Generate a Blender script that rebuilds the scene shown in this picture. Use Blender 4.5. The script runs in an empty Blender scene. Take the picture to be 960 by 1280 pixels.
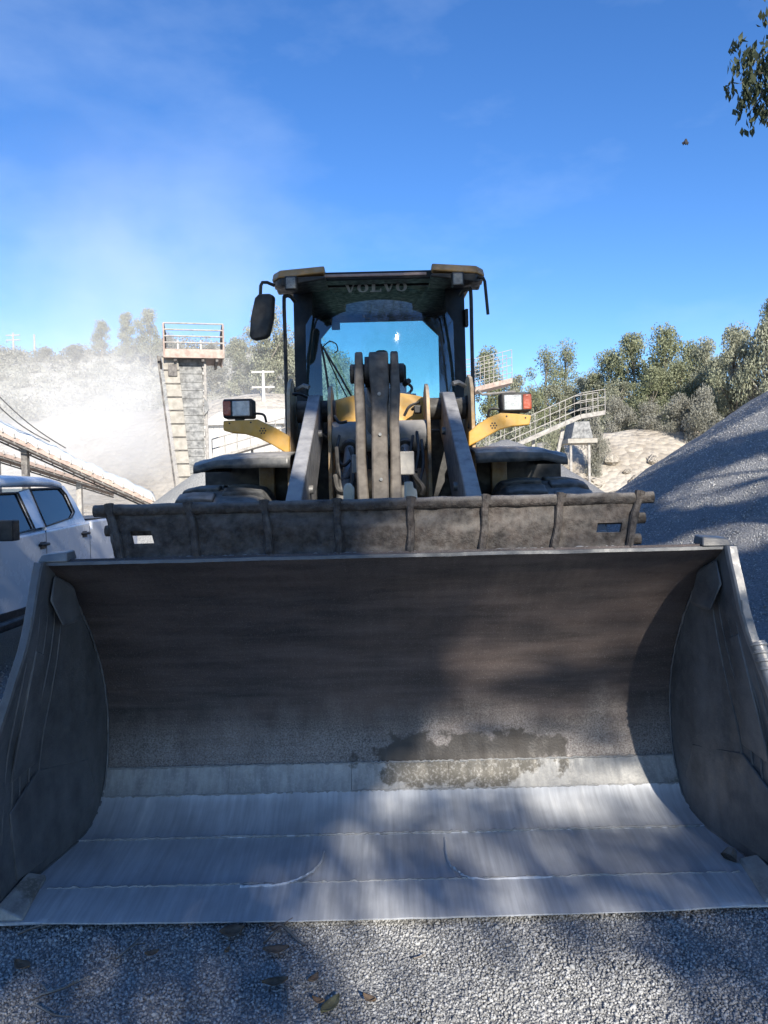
import bpy, math, random
import numpy as np
from mathutils import Vector, Matrix, noise as mnoise
rad = math.radians
random.seed(11); rng = np.random.default_rng(7)
sc = bpy.context.scene
C = sc.collection

# ------------------------------------------------------------------ camera
CAM_H, FPX, PITCH, ROLL = 1.7, 962.0, rad(1.787), rad(1.4)
cam = bpy.data.cameras.new('camera'); camo = bpy.data.objects.new('camera', cam); C.objects.link(camo)
cam.sensor_fit = 'VERTICAL'; cam.sensor_height = 36.0; cam.lens = FPX / 1280 * 36.0
cam.clip_start = 0.05; cam.clip_end = 4000
_F = Vector((0, math.cos(PITCH), -math.sin(PITCH))); _U = Vector((0, math.sin(PITCH), math.cos(PITCH))); _X = Vector((1, 0, 0))
_r = _X * math.cos(ROLL) - _U * math.sin(ROLL); _u = _X * math.sin(ROLL) + _U * math.cos(ROLL)
m4 = Matrix((_r, _u, -_F)).transposed().to_4x4(); m4.translation = (0, 0, CAM_H)
camo.matrix_world = m4
sc.camera = camo

# ------------------------------------------------------------------ sky, sun, exposure
SUN_EL, SUN_AZ = rad(28), rad(15)            # behind the photographer, a little to the right
S = Vector((math.sin(SUN_AZ) * math.cos(SUN_EL), -math.cos(SUN_AZ) * math.cos(SUN_EL), math.sin(SUN_EL)))
w = bpy.data.worlds.new('World'); sc.world = w; w.use_nodes = True
nt = w.node_tree; nt.nodes.clear()
sky = nt.nodes.new('ShaderNodeTexSky'); sky.sky_type = 'NISHITA'; sky.sun_disc = False
sky.sun_elevation = SUN_EL; sky.sun_rotation = math.atan2(S.x, S.y)
sky.air_density = 1.0; sky.dust_density = 0.15; sky.ozone_density = 4.0; sky.altitude = 1000
bg = nt.nodes.new('ShaderNodeBackground'); bg.inputs['Strength'].default_value = 0.115
wo = nt.nodes.new('ShaderNodeOutputWorld')
tc = nt.nodes.new('ShaderNodeTexCoord')                    # thin wisps of high dust all over the sky
mp = nt.nodes.new('ShaderNodeMapping'); mp.inputs['Scale'].default_value = (2.0, 2.0, 4.5); mp.inputs['Rotation'].default_value = (0.2, 0.35, 2.1)
nz = nt.nodes.new('ShaderNodeTexNoise'); nz.inputs['Scale'].default_value = 1.5; nz.inputs['Detail'].default_value = 6; nz.inputs['Roughness'].default_value = 0.55
rp = nt.nodes.new('ShaderNodeMapRange'); rp.inputs['From Min'].default_value = 0.48; rp.inputs['From Max'].default_value = 0.85; rp.inputs['To Max'].default_value = 0.2
mx = nt.nodes.new('ShaderNodeMix'); mx.data_type = 'RGBA'; mx.inputs['B'].default_value = (5.2, 6.2, 7.4, 1)
L = nt.links.new
L(tc.outputs['Generated'], mp.inputs['Vector']); L(mp.outputs['Vector'], nz.inputs['Vector']); L(nz.outputs['Fac'], rp.inputs['Value'])
L(rp.outputs['Result'], mx.inputs['Factor']); hs_ = nt.nodes.new('ShaderNodeHueSaturation'); hs_.inputs['Saturation'].default_value = 1.2; hs_.inputs['Hue'].default_value = 0.508; L(sky.outputs['Color'], hs_.inputs['Color']); L(hs_.outputs['Color'], mx.inputs['A']); L(mx.outputs['Result'], bg.inputs['Color']); L(bg.outputs['Background'], wo.inputs['Surface'])
sun = bpy.data.lights.new('sun', 'SUN'); sun.energy = 4.6; sun.angle = rad(0.53); sun.color = (1.0, 0.94, 0.84)
suno = bpy.data.objects.new('sun', sun); C.objects.link(suno); suno.location = S * 40
suno.rotation_euler = (-S).to_track_quat('-Z', 'Y').to_euler()
vs = sc.view_settings; vs.view_transform = 'Standard'; vs.look = 'None'; vs.exposure = 0.88; vs.gamma = 1
sc.cycles.use_denoising = True
sc.cycles.max_bounces = 8; sc.cycles.diffuse_bounces = 3; sc.cycles.glossy_bounces = 3
sc.cycles.transparent_max_bounces = 12; sc.cycles.volume_bounces = 1

# ------------------------------------------------------------------ helpers
def ray(px, py):
    u, v = px - 480, 640 - py
    u2 = (u * math.cos(ROLL) + v * math.sin(ROLL)) / FPX; v2 = (-u * math.sin(ROLL) + v * math.cos(ROLL)) / FPX
    return Vector((u2, math.cos(PITCH) + v2 * math.sin(PITCH), -math.sin(PITCH) + v2 * math.cos(PITCH)))
def P(px, py, Y):
    d = ray(px, py); return Vector((0, 0, CAM_H)) + d * (Y / d.y)
def G(px, py, z=0.0):
    d = ray(px, py); return Vector((0, 0, CAM_H)) + d * ((z - CAM_H) / d.z)
def fbm(x, y, z=0.0, o=4):
    return mnoise.fractal(Vector((x, y, z)), 1.0, 2.0, o)

class MB:
    def __init__(s): s.v = []; s.f = []
    def add(s, vs_, fs): o = len(s.v); s.v += [tuple(p) for p in vs_]; s.f += [tuple(i + o for i in f) for f in fs]; return s
    def hexa(s, p):
        return s.add(p, [(0, 3, 2, 1), (4, 5, 6, 7), (0, 1, 5, 4), (1, 2, 6, 5), (2, 3, 7, 6), (3, 0, 4, 7)])
    def box(s, x0, x1, y0, y1, z0, z1):
        return s.hexa([(x0, y0, z0), (x1, y0, z0), (x1, y1, z0), (x0, y1, z0), (x0, y0, z1), (x1, y0, z1), (x1, y1, z1), (x0, y1, z1)])
    def prism(s, poly, off):
        n = len(poly); off = Vector(off); a = [Vector(p) for p in poly]
        return s.add(a + [p + off for p in a], [tuple(range(n))[::-1], tuple(range(n, 2 * n))] + [(i, (i + 1) % n, n + (i + 1) % n, n + i) for i in range(n)])
    def bar(s, a, b, wx, wz, up=(0, 0, 1)):
        a, b = Vector(a), Vector(b); d = (b - a).normalized(); sd = d.cross(Vector(up))
        if sd.length < 1e-4: sd = Vector((1, 0, 0))
        sd.normalize(); up2 = sd.cross(d); sd *= wx / 2; up2 *= wz / 2
        return s.hexa([a - sd - up2, a + sd - up2, b + sd - up2, b - sd - up2, a - sd + up2, a + sd + up2, b + sd + up2, b - sd + up2])
    def tube(s, pts, r, n=8, cap=True):
        pts = [Vector(p) for p in pts]; k = len(pts); rs = r if isinstance(r, (list, tuple)) else [r] * k
        t0 = (pts[1] - pts[0]).normalized(); nrm = t0.orthogonal().normalized(); vs_ = []
        for i, p in enumerate(pts):
            t = (pts[min(i + 1, k - 1)] - pts[max(i - 1, 0)]).normalized()
            nrm = (nrm - t * nrm.dot(t)).normalized(); bn = t.cross(nrm)
            for j in range(n):
                a = 2 * math.pi * j / n; vs_.append(p + (nrm * math.cos(a) + bn * math.sin(a)) * rs[i])
        fs = [(i * n + j, i * n + (j + 1) % n, (i + 1) * n + (j + 1) % n, (i + 1) * n + j) for i in range(k - 1) for j in range(n)]
        if cap: fs += [tuple(range(n))[::-1], tuple(range((k - 1) * n, k * n))]
        return s.add(vs_, fs)
    def lathe_x(s, prof, c, n=40):           # prof: (x, r) closed ring of points around the x axis
        k = len(prof); vs_ = []
        for j in range(n):
            a = 2 * math.pi * j / n
            vs_ += [(c[0] + x, c[1] + r * math.cos(a), c[2] + r * math.sin(a)) for x, r in prof]
        fs = [(j * k + i, j * k + (i + 1) % k, ((j + 1) % n) * k + (i + 1) % k, ((j + 1) % n) * k + i) for j in range(n) for i in range(k)]
        return s.add(vs_, fs)
    def grid(s, rows):                        # rows of equal length point lists
        n = len(rows[0]); m = len(rows)
        return s.add([p for r in rows for p in r], [(i * n + j, i * n + j + 1, (i + 1) * n + j + 1, (i + 1) * n + j) for i in range(m - 1) for j in range(n - 1)])
    def build(s, name, mat, parent=None, bevel=0, seg=2, smooth=True, angle=38):
        me = bpy.data.meshes.new(name); me.from_pydata(s.v, [], s.f); me.update()
        if smooth:
            me.polygons.foreach_set('use_smooth', [True] * len(me.polygons)); me.set_sharp_from_angle(angle=rad(angle))
        me.materials.append(mat); o = bpy.data.objects.new(name, me); C.objects.link(o)
        if bevel:
            b = o.modifiers.new('bevel', 'BEVEL'); b.width = bevel; b.segments = seg; b.limit_method = 'ANGLE'; b.angle_limit = rad(40)
        if parent is not None:
            o.parent = parent
            if parent.type == 'EMPTY': o.matrix_parent_inverse = Matrix.Translation(-parent.location)
        return o
def tag(o, label=None, cat=None, group=None, kind=None):
    for k, v in (('label', label), ('category', cat), ('group', group), ('kind', kind)):
        if v: o[k] = v
    return o
def thing(name, loc, label, cat, group=None):
    o = bpy.data.objects.new(name, None); o.location = loc; o.empty_display_size = 0.2; C.objects.link(o)
    return tag(o, label, cat, group)
def spline(pts, n):
    pts = [Vector(p) for p in pts]; q = [pts[0] * 2 - pts[1]] + pts + [pts[-1] * 2 - pts[-2]]; out = []
    for i in range(1, len(q) - 2):
        for k in range(n):
            t = k / n; a, b, c, d = q[i - 1:i + 3]
            out.append(0.5 * (2 * b + (c - a) * t + (2 * a - 5 * b + 4 * c - d) * t * t + (3 * b - a - 3 * c + d) * t ** 3))
    return out + [pts[-1]]

# ------------------------------------------------------------------ materials
def nodes_of(name):
    m = bpy.data.materials.new(name); m.use_nodes = True
    return m, m.node_tree, m.node_tree.nodes['Principled BSDF']
def nnode(t, kind, **kw):
    n = t.nodes.new(kind)
    for k, v in kw.items():
        if k in n.inputs: n.inputs[k].default_value = v
        else: setattr(n, k, v)
    return n
def noise_fac(t, scale=(1, 1, 1), s=5, detail=5, lo=0.35, hi=0.65, rough=0.6, coord='Object', to0=0.0, to1=1.0):
    tcn = nnode(t, 'ShaderNodeTexCoord'); mpn = nnode(t, 'ShaderNodeMapping'); mpn.inputs['Scale'].default_value = scale
    n = nnode(t, 'ShaderNodeTexNoise', Scale=s, Detail=detail, Roughness=rough)
    r = nnode(t, 'ShaderNodeMapRange'); r.inputs['From Min'].default_value = lo; r.inputs['From Max'].default_value = hi
    r.inputs['To Min'].default_value = to0; r.inputs['To Max'].default_value = to1
    t.links.new(tcn.outputs[coord], mpn.inputs['Vector']); t.links.new(mpn.outputs['Vector'], n.inputs['Vector']); t.links.new(n.outputs['Fac'], r.inputs['Value'])
    return r.outputs['Result']
def mixc(t, fac, a, b):
    m = nnode(t, 'ShaderNodeMix'); m.data_type = 'RGBA'
    for key, v in (('A', a), ('B', b)):
        if isinstance(v, tuple): m.inputs[key].default_value = (*v, 1)
        else: t.links.new(v, m.inputs[key])
    if isinstance(fac, (int, float)): m.inputs['Factor'].default_value = fac
    else: t.links.new(fac, m.inputs['Factor'])
    return m.outputs['Result']
def mth(t, op, a, b=None):
    m = nnode(t, 'ShaderNodeMath', operation=op)
    for i, v in enumerate((a, b)):
        if v is None: continue
        if isinstance(v, (int, float)): m.inputs[i].default_value = v
        else: t.links.new(v, m.inputs[i])
    return m.outputs[0]
def up_fac(t, lo=0.2, hi=0.9):
    g = nnode(t, 'ShaderNodeNewGeometry'); sp = nnode(t, 'ShaderNodeSeparateXYZ'); t.links.new(g.outputs['Normal'], sp.inputs[0])
    r = nnode(t, 'ShaderNodeMapRange'); r.inputs['From Min'].default_value = lo; r.inputs['From Max'].default_value = hi
    t.links.new(sp.outputs['Z'], r.inputs['Value']); return r.outputs['Result']
def bump(t, bsdf, fac, dist, strength=1.0):
    b = nnode(t, 'ShaderNodeBump', Strength=strength, Distance=dist); t.links.new(fac, b.inputs['Height']); t.links.new(b.outputs['Normal'], bsdf.inputs['Normal'])
DUST = (0.42, 0.39, 0.34)
def mat(name, col, rough=0.55, metal=0.0, var=0.35, ns=7, dust=0.25, updust=0.6, dcol=DUST, bs=60, bd=0.0015, col2=None, spec=0.4, streak=(1, 1, 1)):
    m, t, b = nodes_of(name)
    c2 = col2 or tuple(c * (1 - var) for c in col)
    c = mixc(t, noise_fac(t, s=ns, detail=6, scale=streak), col, c2)
    if dust:
        c = mixc(t, mth(t, 'MULTIPLY', noise_fac(t, s=ns * 2.3, detail=8, lo=0.38, hi=0.72), dust), c, dcol)
    if updust:
        f = mth(t, 'MULTIPLY', mth(t, 'MULTIPLY', up_fac(t), noise_fac(t, s=9, detail=6, lo=0.25, hi=0.6)), updust); c = mixc(t, f, c, dcol)
    t.links.new(c, b.inputs['Base Color'])
    t.links.new(noise_fac(t, s=ns * 3, to0=max(0.05, rough - 0.12), to1=min(1, rough + 0.15)), b.inputs['Roughness'])
    b.inputs['Metallic'].default_value = metal; b.inputs['Specular IOR Level'].default_value = spec
    if bd: bump(t, b, noise_fac(t, s=bs, detail=6, lo=0, hi=1), bd)
    return m

M = {}
M['yellow'] = mat('yellow_paint', (0.56, 0.30, 0.045), rough=0.5, var=0.25, dust=0.3, dcol=(0.45, 0.36, 0.22), bd=0.0005)
M['roof_yellow'] = mat('faded_roof_paint', (0.36, 0.20, 0.06), rough=0.5, var=0.3, dust=0.3, bd=0.0005)
M['frame_yellow'] = mat('dusty_frame_paint', (0.44, 0.30, 0.14), rough=0.7, var=0.4, dust=0.6, col2=(0.22, 0.13, 0.07), bd=0.001)
M['arm'] = mat('worn_arm_steel', (0.17, 0.17, 0.18), rough=0.5, metal=0.1, var=0.4, dust=0.55, updust=0.8, dcol=(0.40, 0.39, 0.38), bd=0.0015)
M['link'] = mat('dusty_link_paint', (0.075, 0.062, 0.050), rough=0.6, var=0.5, dust=0.5, updust=0.4, dcol=(0.22, 0.19, 0.155), bd=0.0015)
M['grey_tube'] = mat('grey_tube_paint', (0.28, 0.27, 0.26), rough=0.5, dust=0.5)
M['dark'] = mat('dark_machine_paint', (0.022, 0.022, 0.024), rough=0.55, dust=0.12, updust=0.5, bd=0.0005)
M['cab_black'] = mat('cab_black_paint', (0.008, 0.010, 0.013), rough=0.4, dust=0.02, updust=0.2, bd=0, spec=0.2)
M['plastic'] = mat('black_plastic', (0.010, 0.010, 0.011), rough=0.5, dust=0.05, updust=0.3, bd=0)
M['fender'] = mat('dark_grey_fender', (0.042, 0.045, 0.049), rough=0.45, dust=0.22, updust=0.8, bd=0.0006)
M['tyre'] = mat('dusty_rubber', (0.04, 0.042, 0.045), rough=0.85, dust=0.5, updust=0.95, dcol=(0.26, 0.26, 0.26), ns=5, bd=0.003)
M['lens'] = mat('lamp_glass', (0.42, 0.44, 0.44), rough=0.12, dust=0.25, updust=0, ns=25, bs=140, bd=0.002, spec=0.8)
M['lens_dull'] = mat('dull_lamp_glass', (0.17, 0.18, 0.18), rough=0.3, dust=0.3, updust=0, ns=25, bd=0)
M['amber'] = mat('amber_lens', (0.36, 0.055, 0.012), rough=0.25, dust=0.15, updust=0, spec=0.6)
M['cream'] = mat('cream_dusty_steel', (0.50, 0.46, 0.38), rough=0.8, var=0.3, dust=0.4)
M['letter'] = mat('grey_lettering', (0.22, 0.235, 0.24), rough=0.6, dust=0, updust=0, bd=0)
M['steel_rod'] = mat('grey_steel_rod', (0.20, 0.20, 0.20), rough=0.45, metal=0.5, dust=0.3)
M['guard'] = mat('rough_rusty_plate', (0.062, 0.049, 0.042), rough=0.7, metal=0.15, col2=(0.020, 0.017, 0.016), ns=14, dust=0.30, updust=0.9, dcol=(0.25, 0.23, 0.21), bs=70, bd=0.012)
M['pink_steel'] = mat('faded_primer_steel', (0.44, 0.32, 0.26), rough=0.8, dust=0.6, dcol=(0.55, 0.49, 0.42), ns=3, bd=0)
M['rail'] = mat('dusty_rail_steel', (0.33, 0.305, 0.275), rough=0.8, dust=0.6, dcol=(0.58, 0.54, 0.48), ns=3, bd=0)
M['concrete'] = mat('dusty_concrete', (0.35, 0.32, 0.27), rough=0.95, var=0.3, dust=0.5, dcol=(0.55, 0.51, 0.44), ns=2.5, bd=0.004)
M['grey_sheet'] = mat('mottled_grey_sheet', (0.21, 0.21, 0.205), rough=0.9, var=0.45, dust=0.6, dcol=(0.5, 0.49, 0.46), ns=3, bd=0.002)
M['dark_steel'] = mat('dark_dusty_steel', (0.10, 0.09, 0.085), rough=0.8, dust=0.5, ns=3, bd=0)  # dark dusty steel for chords, joists, straps and side rails
M['tarp'] = mat('white_dusty_tarp', (0.62, 0.61, 0.58), rough=0.85, var=0.1, dust=0.3, dcol=(0.45, 0.55, 0.62), ns=1.2, bd=0.01, bs=6)
M['white_wall'] = mat('white_plaster', (0.55, 0.53, 0.49), rough=0.9, var=0.12, dust=0.3, ns=0.6, bd=0)
M['belt'] = mat('rubber_belt', (0.06, 0.058, 0.055), rough=0.8, dust=0.6, bd=0)
M['truck_white'] = mat('white_car_paint', (0.80, 0.81, 0.82), rough=0.22, var=0.03, dust=0.10, updust=0.3, dcol=(0.5, 0.48, 0.44), ns=1.5, bd=0, spec=0.6)
M['wood_pole'] = mat('pale_pole', (0.42, 0.38, 0.33), rough=0.9, dust=0.4, bd=0)
M['wire'] = mat('dark_wire', (0.12, 0.12, 0.12), rough=0.8, dust=0.2, bd=0)
M['bark'] = mat('pale_bark', (0.22, 0.19, 0.15), rough=0.9, var=0.5, dust=0.3, ns=3, bd=0.006, bs=20)
M['twig'] = mat('dry_twig_bark', (0.10, 0.07, 0.05), rough=0.9, var=0.5, dust=0.2, bd=0.001)
M['dry_leaf'] = mat('dry_leaf', (0.17, 0.10, 0.05), rough=0.8, var=0.5, ns=30, dust=0.15, updust=0.1, bd=0.001)
M['olive_leaf'] = mat('olive_leaf', (0.15, 0.14, 0.06), rough=0.7, var=0.4, ns=30, dust=0.1, updust=0.1, bd=0.001)
M['bird'] = mat('dark_feather', (0.03, 0.028, 0.03), rough=0.8, dust=0, updust=0, bd=0)
M['seat'] = mat('dark_cloth', (0.02, 0.02, 0.022), rough=0.9, dust=0.1, bd=0)
M['sunlit_edge'] = mat('sunlit_pale_edge_steel', (0.33, 0.32, 0.31), rough=0.45, metal=0.4, dust=0.35, dcol=(0.5, 0.48, 0.45), bd=0.002)  # pale steel with sunlight put into its colour, right bucket edge only

def glass(name, tint, refl=0.10, dust=0.06, wiper=None):
    m = bpy.data.materials.new(name); m.use_nodes = True; t = m.node_tree; t.nodes.clear()
    out = nnode(t, 'ShaderNodeOutputMaterial'); tr = nnode(t, 'ShaderNodeBsdfTransparent'); tr.inputs['Color'].default_value = (*tint, 1)
    gl = nnode(t, 'ShaderNodeBsdfGlossy', Roughness=0.05 if wiper else 0.03); df = nnode(t, 'ShaderNodeBsdfDiffuse'); df.inputs['Color'].default_value = (0.42, 0.41, 0.39, 1)
    fr = nnode(t, 'ShaderNodeFresnel', IOR=1.5); f = mth(t, 'ADD', fr.outputs[0], refl)
    m1 = nnode(t, 'ShaderNodeMixShader'); m2 = nnode(t, 'ShaderNodeMixShader')
    t.links.new(f, m1.inputs[0]); t.links.new(tr.outputs[0], m1.inputs[1]); t.links.new(gl.outputs[0], m1.inputs[2])
    d = noise_fac(t, s=14, detail=6, lo=0.3, hi=0.8, to0=dust * 0.4, to1=dust * 1.8)
    if wiper:                                   # dust left outside the arc the wiper cleans
        g = nnode(t, 'ShaderNodeNewGeometry'); vd = nnode(t, 'ShaderNodeVectorMath', operation='DISTANCE'); vd.inputs[1].default_value = wiper[0]
        t.links.new(g.outputs['Position'], vd.inputs[0])
        r = nnode(t, 'ShaderNodeMapRange'); r.inputs['From Min'].default_value = wiper[1] - 0.006; r.inputs['From Max'].default_value = wiper[1] + 0.006
        r.inputs['To Min'].default_value = 0.6; r.inputs['To Max'].default_value = 1.7; t.links.new(vd.outputs['Value'], r.inputs['Value']); d = mth(t, 'MULTIPLY', d, r.outputs['Result'])
    t.links.new(d, m2.inputs[0]); t.links.new(m1.outputs[0], m2.inputs[1]); t.links.new(df.outputs[0], m2.inputs[2]); t.links.new(m2.outputs[0], out.inputs['Surface'])
    return m
M['windshield'] = glass('tinted_windshield', (0.60, 0.82, 0.76), 0.10, 0.010, ((-0.35, 6.5, 2.45), 0.80))
M['cab_glass'] = glass('tinted_cab_glass', (0.62, 0.86, 0.86), 0.02, 0.06)
M['car_glass'] = glass('dark_car_glass', (0.42, 0.52, 0.62), 0.08, 0.03)

def stain(t, hz):        # a damp patch of its own shape right of the middle, across the knee of the bucket
    g = nnode(t, 'ShaderNodeNewGeometry'); mpn = nnode(t, 'ShaderNodeMapping'); mpn.inputs['Location'].default_value = (-0.42 / .56, 0, -0.30 / .13); mpn.inputs['Scale'].default_value = (1 / .56, 0, 1 / .13)
    t.links.new(g.outputs['Position'], mpn.inputs['Vector']); ln = nnode(t, 'ShaderNodeVectorMath', operation='LENGTH'); t.links.new(mpn.outputs[0], ln.inputs[0])
    v = mth(t, 'ADD', ln.outputs['Value'], noise_fac(t, s=7, detail=8, lo=0.2, hi=0.8, to0=-.75, to1=.75)); r = nnode(t, 'ShaderNodeMapRange'); r.inputs['From Min'].default_value = 1.0; r.inputs['From Max'].default_value = 0.86
    t.links.new(v, r.inputs['Value']); return r.outputs['Result']
def bucket_steel(name, kind):
    m, t, b = nodes_of(name)
    if kind == 'back':                           # dark rusty sheet, rock dust clinging to its lower part
        c = mixc(t, noise_fac(t, scale=(0.6, 2, 2.5), s=3, detail=6), (0.098, 0.074, 0.065), (0.040, 0.033, 0.031))
        c = mixc(t, mth(t, 'MULTIPLY', noise_fac(t, scale=(0.5, 1, 6), s=4, detail=5, lo=0.45, hi=0.7), 0.4), c, (0.150, 0.122, 0.112))
        c = mixc(t, mth(t, 'MULTIPLY', noise_fac(t, s=170, detail=2, lo=0.58, hi=0.72), 0.35), c, (0.30, 0.27, 0.25))
        g = nnode(t, 'ShaderNodeNewGeometry'); sp = nnode(t, 'ShaderNodeSeparateXYZ'); t.links.new(g.outputs['Position'], sp.inputs[0])
        wob = noise_fac(t, scale=(1, 1, 0.3), s=5, detail=8, lo=0.3, hi=0.7, to0=-0.10, to1=0.14)
        h = nnode(t, 'ShaderNodeMapRange'); h.inputs['From Min'].default_value = 0.62; h.inputs['From Max'].default_value = 0.36
        t.links.new(mth(t, 'ADD', sp.outputs['Z'], wob), h.inputs['Value'])
        f = mth(t, 'MULTIPLY', h.outputs['Result'], noise_fac(t, s=130, detail=8, lo=0.34, hi=0.68, to1=0.75)); c = mixc(t, f, c, (0.36, 0.335, 0.31))
        c = mixc(t, stain(t, 0.30), c, (0.055, 0.046, 0.038))
        b.inputs['Metallic'].default_value = 0.15; ro = (0.42, 0.62)
        bump(t, b, noise_fac(t, s=90, detail=6, lo=0, hi=1), 0.0022)
    elif kind == 'wear':                         # grey caked plates at the knee
        c = mixc(t, noise_fac(t, scale=(1, 0.25, 0.25), s=26, detail=6), (0.40, 0.39, 0.37), (0.25, 0.245, 0.235))
        c = mixc(t, mth(t, 'MULTIPLY', stain(t, 0.15), .85), c, (0.085, 0.073, 0.052))
        c = mixc(t, noise_fac(t, scale=(1, 1, 1.5), s=2.0, detail=8, lo=0.57, hi=0.61, to1=.7), c, (0.13, 0.115, 0.085))
        c = mixc(t, mth(t, 'MULTIPLY', noise_fac(t, s=70, detail=8, lo=0.5, hi=0.65), 0.5), c, (0.44, 0.42, 0.39))
        b.inputs['Metallic'].default_value = 0.2; ro = (0.45, 0.7)
        bump(t, b, noise_fac(t, s=70, detail=6, lo=0, hi=1), 0.002)
    else:                                        # floor polished bright by sliding stone
        c = mixc(t, noise_fac(t, scale=(1, 0.05, 0.05), s=46, detail=7, lo=0.3, hi=0.7), (0.62, 0.635, 0.66), (0.42, 0.43, 0.45))
        c = mixc(t, mth(t, 'MULTIPLY', noise_fac(t, scale=(1, 0.7, 1), s=3.2, detail=7, lo=0.42, hi=0.68), 0.55), c, (0.30, 0.305, 0.32))
        c = mixc(t, mth(t, 'MULTIPLY', noise_fac(t, scale=(1, 0.16, 0.16), s=16, detail=8, lo=0.55, hi=0.75), 0.5), c, (0.74, 0.73, 0.71))
        b.inputs['Metallic'].default_value = 0.22; ro = (0.36, 0.6)
        bump(t, b, noise_fac(t, scale=(1, 0.06, 0.06), s=80, detail=6, lo=0, hi=1), 0.0012)
    t.links.new(c, b.inputs['Base Color']); t.links.new(noise_fac(t, scale=(1, 0.2, 0.2), s=20, to0=ro[0], to1=ro[1]), b.inputs['Roughness'])
    return m
M['b_back'] = bucket_steel('rusty_bucket_sheet', 'back'); M['b_wear'] = bucket_steel('caked_wear_steel', 'wear'); M['b_floor'] = bucket_steel('polished_bucket_floor', 'floor')
M['b_side'] = mat('bucket_side_steel', (0.135, 0.138, 0.142), rough=0.5, metal=0.25, var=0.5, ns=4, dust=0.35, updust=0.4, dcol=(0.25, 0.245, 0.24), streak=(1, 1, 0.25), bs=90, bd=0.0018)
M['weld'] = mat('weld_bead', (0.28, 0.28, 0.275), rough=0.65, metal=0.2, ns=30, dust=0.5, dcol=(0.45, 0.44, 0.42), bs=120, bd=0.003)

def gravel_mat(name, c1, c2, s=45, bd=0.012, dusty=None, pale=None):
    m, t, b = nodes_of(name)
    tcn = nnode(t, 'ShaderNodeTexCoord'); vo = nnode(t, 'ShaderNodeTexVoronoi', Scale=s); t.links.new(tcn.outputs['Object'], vo.inputs['Vector'])
    sp = nnode(t, 'ShaderNodeSeparateColor'); t.links.new(vo.outputs['Color'], sp.inputs[0])
    c = mixc(t, sp.outputs[0], c1, c2)
    c = mixc(t, mth(t, 'MULTIPLY', noise_fac(t, s=0.9, detail=7), 0.45), c, tuple(v * 0.62 for v in c1))
    if dusty: c = mixc(t, mth(t, 'MULTIPLY', noise_fac(t, s=0.35, detail=7, lo=0.4, hi=0.6), 0.8), c, dusty)
    if pale:                                     # the yard turns to pale rock flour towards the crusher
        g = nnode(t, 'ShaderNodeNewGeometry'); s2 = nnode(t, 'ShaderNodeSeparateXYZ'); t.links.new(g.outputs['Position'], s2.inputs[0])
        r = nnode(t, 'ShaderNodeMapRange'); r.inputs['From Min'].default_value = 12; r.inputs['From Max'].default_value = 22
        t.links.new(mth(t, 'ADD', s2.outputs['Y'], noise_fac(t, s=0.4, to0=-3, to1=3)), r.inputs['Value']); c = mixc(t, r.outputs['Result'], c, pale)
    t.links.new(c, b.inputs['Base Color']); b.inputs['Roughness'].default_value = 0.93; b.inputs['Specular IOR Level'].default_value = 0.25
    hgt = mth(t, 'ADD', mth(t, 'MULTIPLY', vo.outputs['Distance'], -1.0), mth(t, 'MULTIPLY', noise_fac(t, s=s * .45, detail=7, lo=0, hi=1), 1.3))
    bump(t, b, hgt, bd); return m
M['ground'] = gravel_mat('grey_gravel_ground', (0.36, 0.36, 0.35), (0.19, 0.19, 0.19), s=95, bd=0.008, pale=(0.46, 0.44, 0.40))
M['pile'] = gravel_mat('grey_gravel_pile', (0.31, 0.31, 0.31), (0.17, 0.17, 0.175), s=60, bd=0.016)
M['pale_pile'] = gravel_mat('pale_sand_pile', (0.40, 0.39, 0.36), (0.30, 0.29, 0.27), s=30, bd=0.02)
M['bank'] = gravel_mat('pale_quarry_bank', (0.44, 0.39, 0.32), (0.28, 0.24, 0.19), s=2.6, bd=0.14, dusty=(0.44, 0.40, 0.34))
M['hill'] = gravel_mat('dusty_hillside', (0.34, 0.33, 0.27), (0.22, 0.22, 0.17), s=1.2, bd=0.12, dusty=(0.36, 0.345, 0.31))

def stone_mat():
    m, t, b = nodes_of('crushed_stone'); g = nnode(t, 'ShaderNodeNewGeometry')
    rpn = nnode(t, 'ShaderNodeValToRGB'); e = rpn.color_ramp.elements; e[0].color = (0.18, 0.18, 0.18, 1); e[1].color = (0.48, 0.475, 0.46, 1)
    t.links.new(g.outputs['Random Per Island'], rpn.inputs[0]); t.links.new(rpn.outputs[0], b.inputs['Base Color']); b.inputs['Roughness'].default_value = 0.9; return m
M['stone'] = stone_mat()
def leaf_mat(name, a, b_, dustc=None):
    m, t, b = nodes_of(name); g = nnode(t, 'ShaderNodeNewGeometry')
    c = mixc(t, g.outputs['Random Per Island'], a, b_)
    if dustc: c = mixc(t, noise_fac(t, s=0.5, detail=4, lo=0.35, hi=0.7, to1=0.75), c, dustc)
    t.links.new(c, b.inputs['Base Color']); b.inputs['Roughness'].default_value = 0.7
    tl = nnode(t, 'ShaderNodeBsdfTranslucent'); t.links.new(c, tl.inputs['Color']); mxs = nnode(t, 'ShaderNodeMixShader'); mxs.inputs[0].default_value = 0.22
    t.links.new(b.outputs[0], mxs.inputs[1]); t.links.new(tl.outputs[0], mxs.inputs[2]); t.links.new(mxs.outputs[0], t.nodes['Material Output'].inputs['Surface']); return m
M['leaf_dusty'] = leaf_mat('dusty_green_leaves', (0.30, 0.305, 0.19), (0.17, 0.19, 0.11), (0.43, 0.42, 0.35))
M['leaf_green'] = leaf_mat('eucalyptus_leaves', (0.25, 0.27, 0.13), (0.13, 0.155, 0.07), (0.35, 0.345, 0.25))
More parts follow.
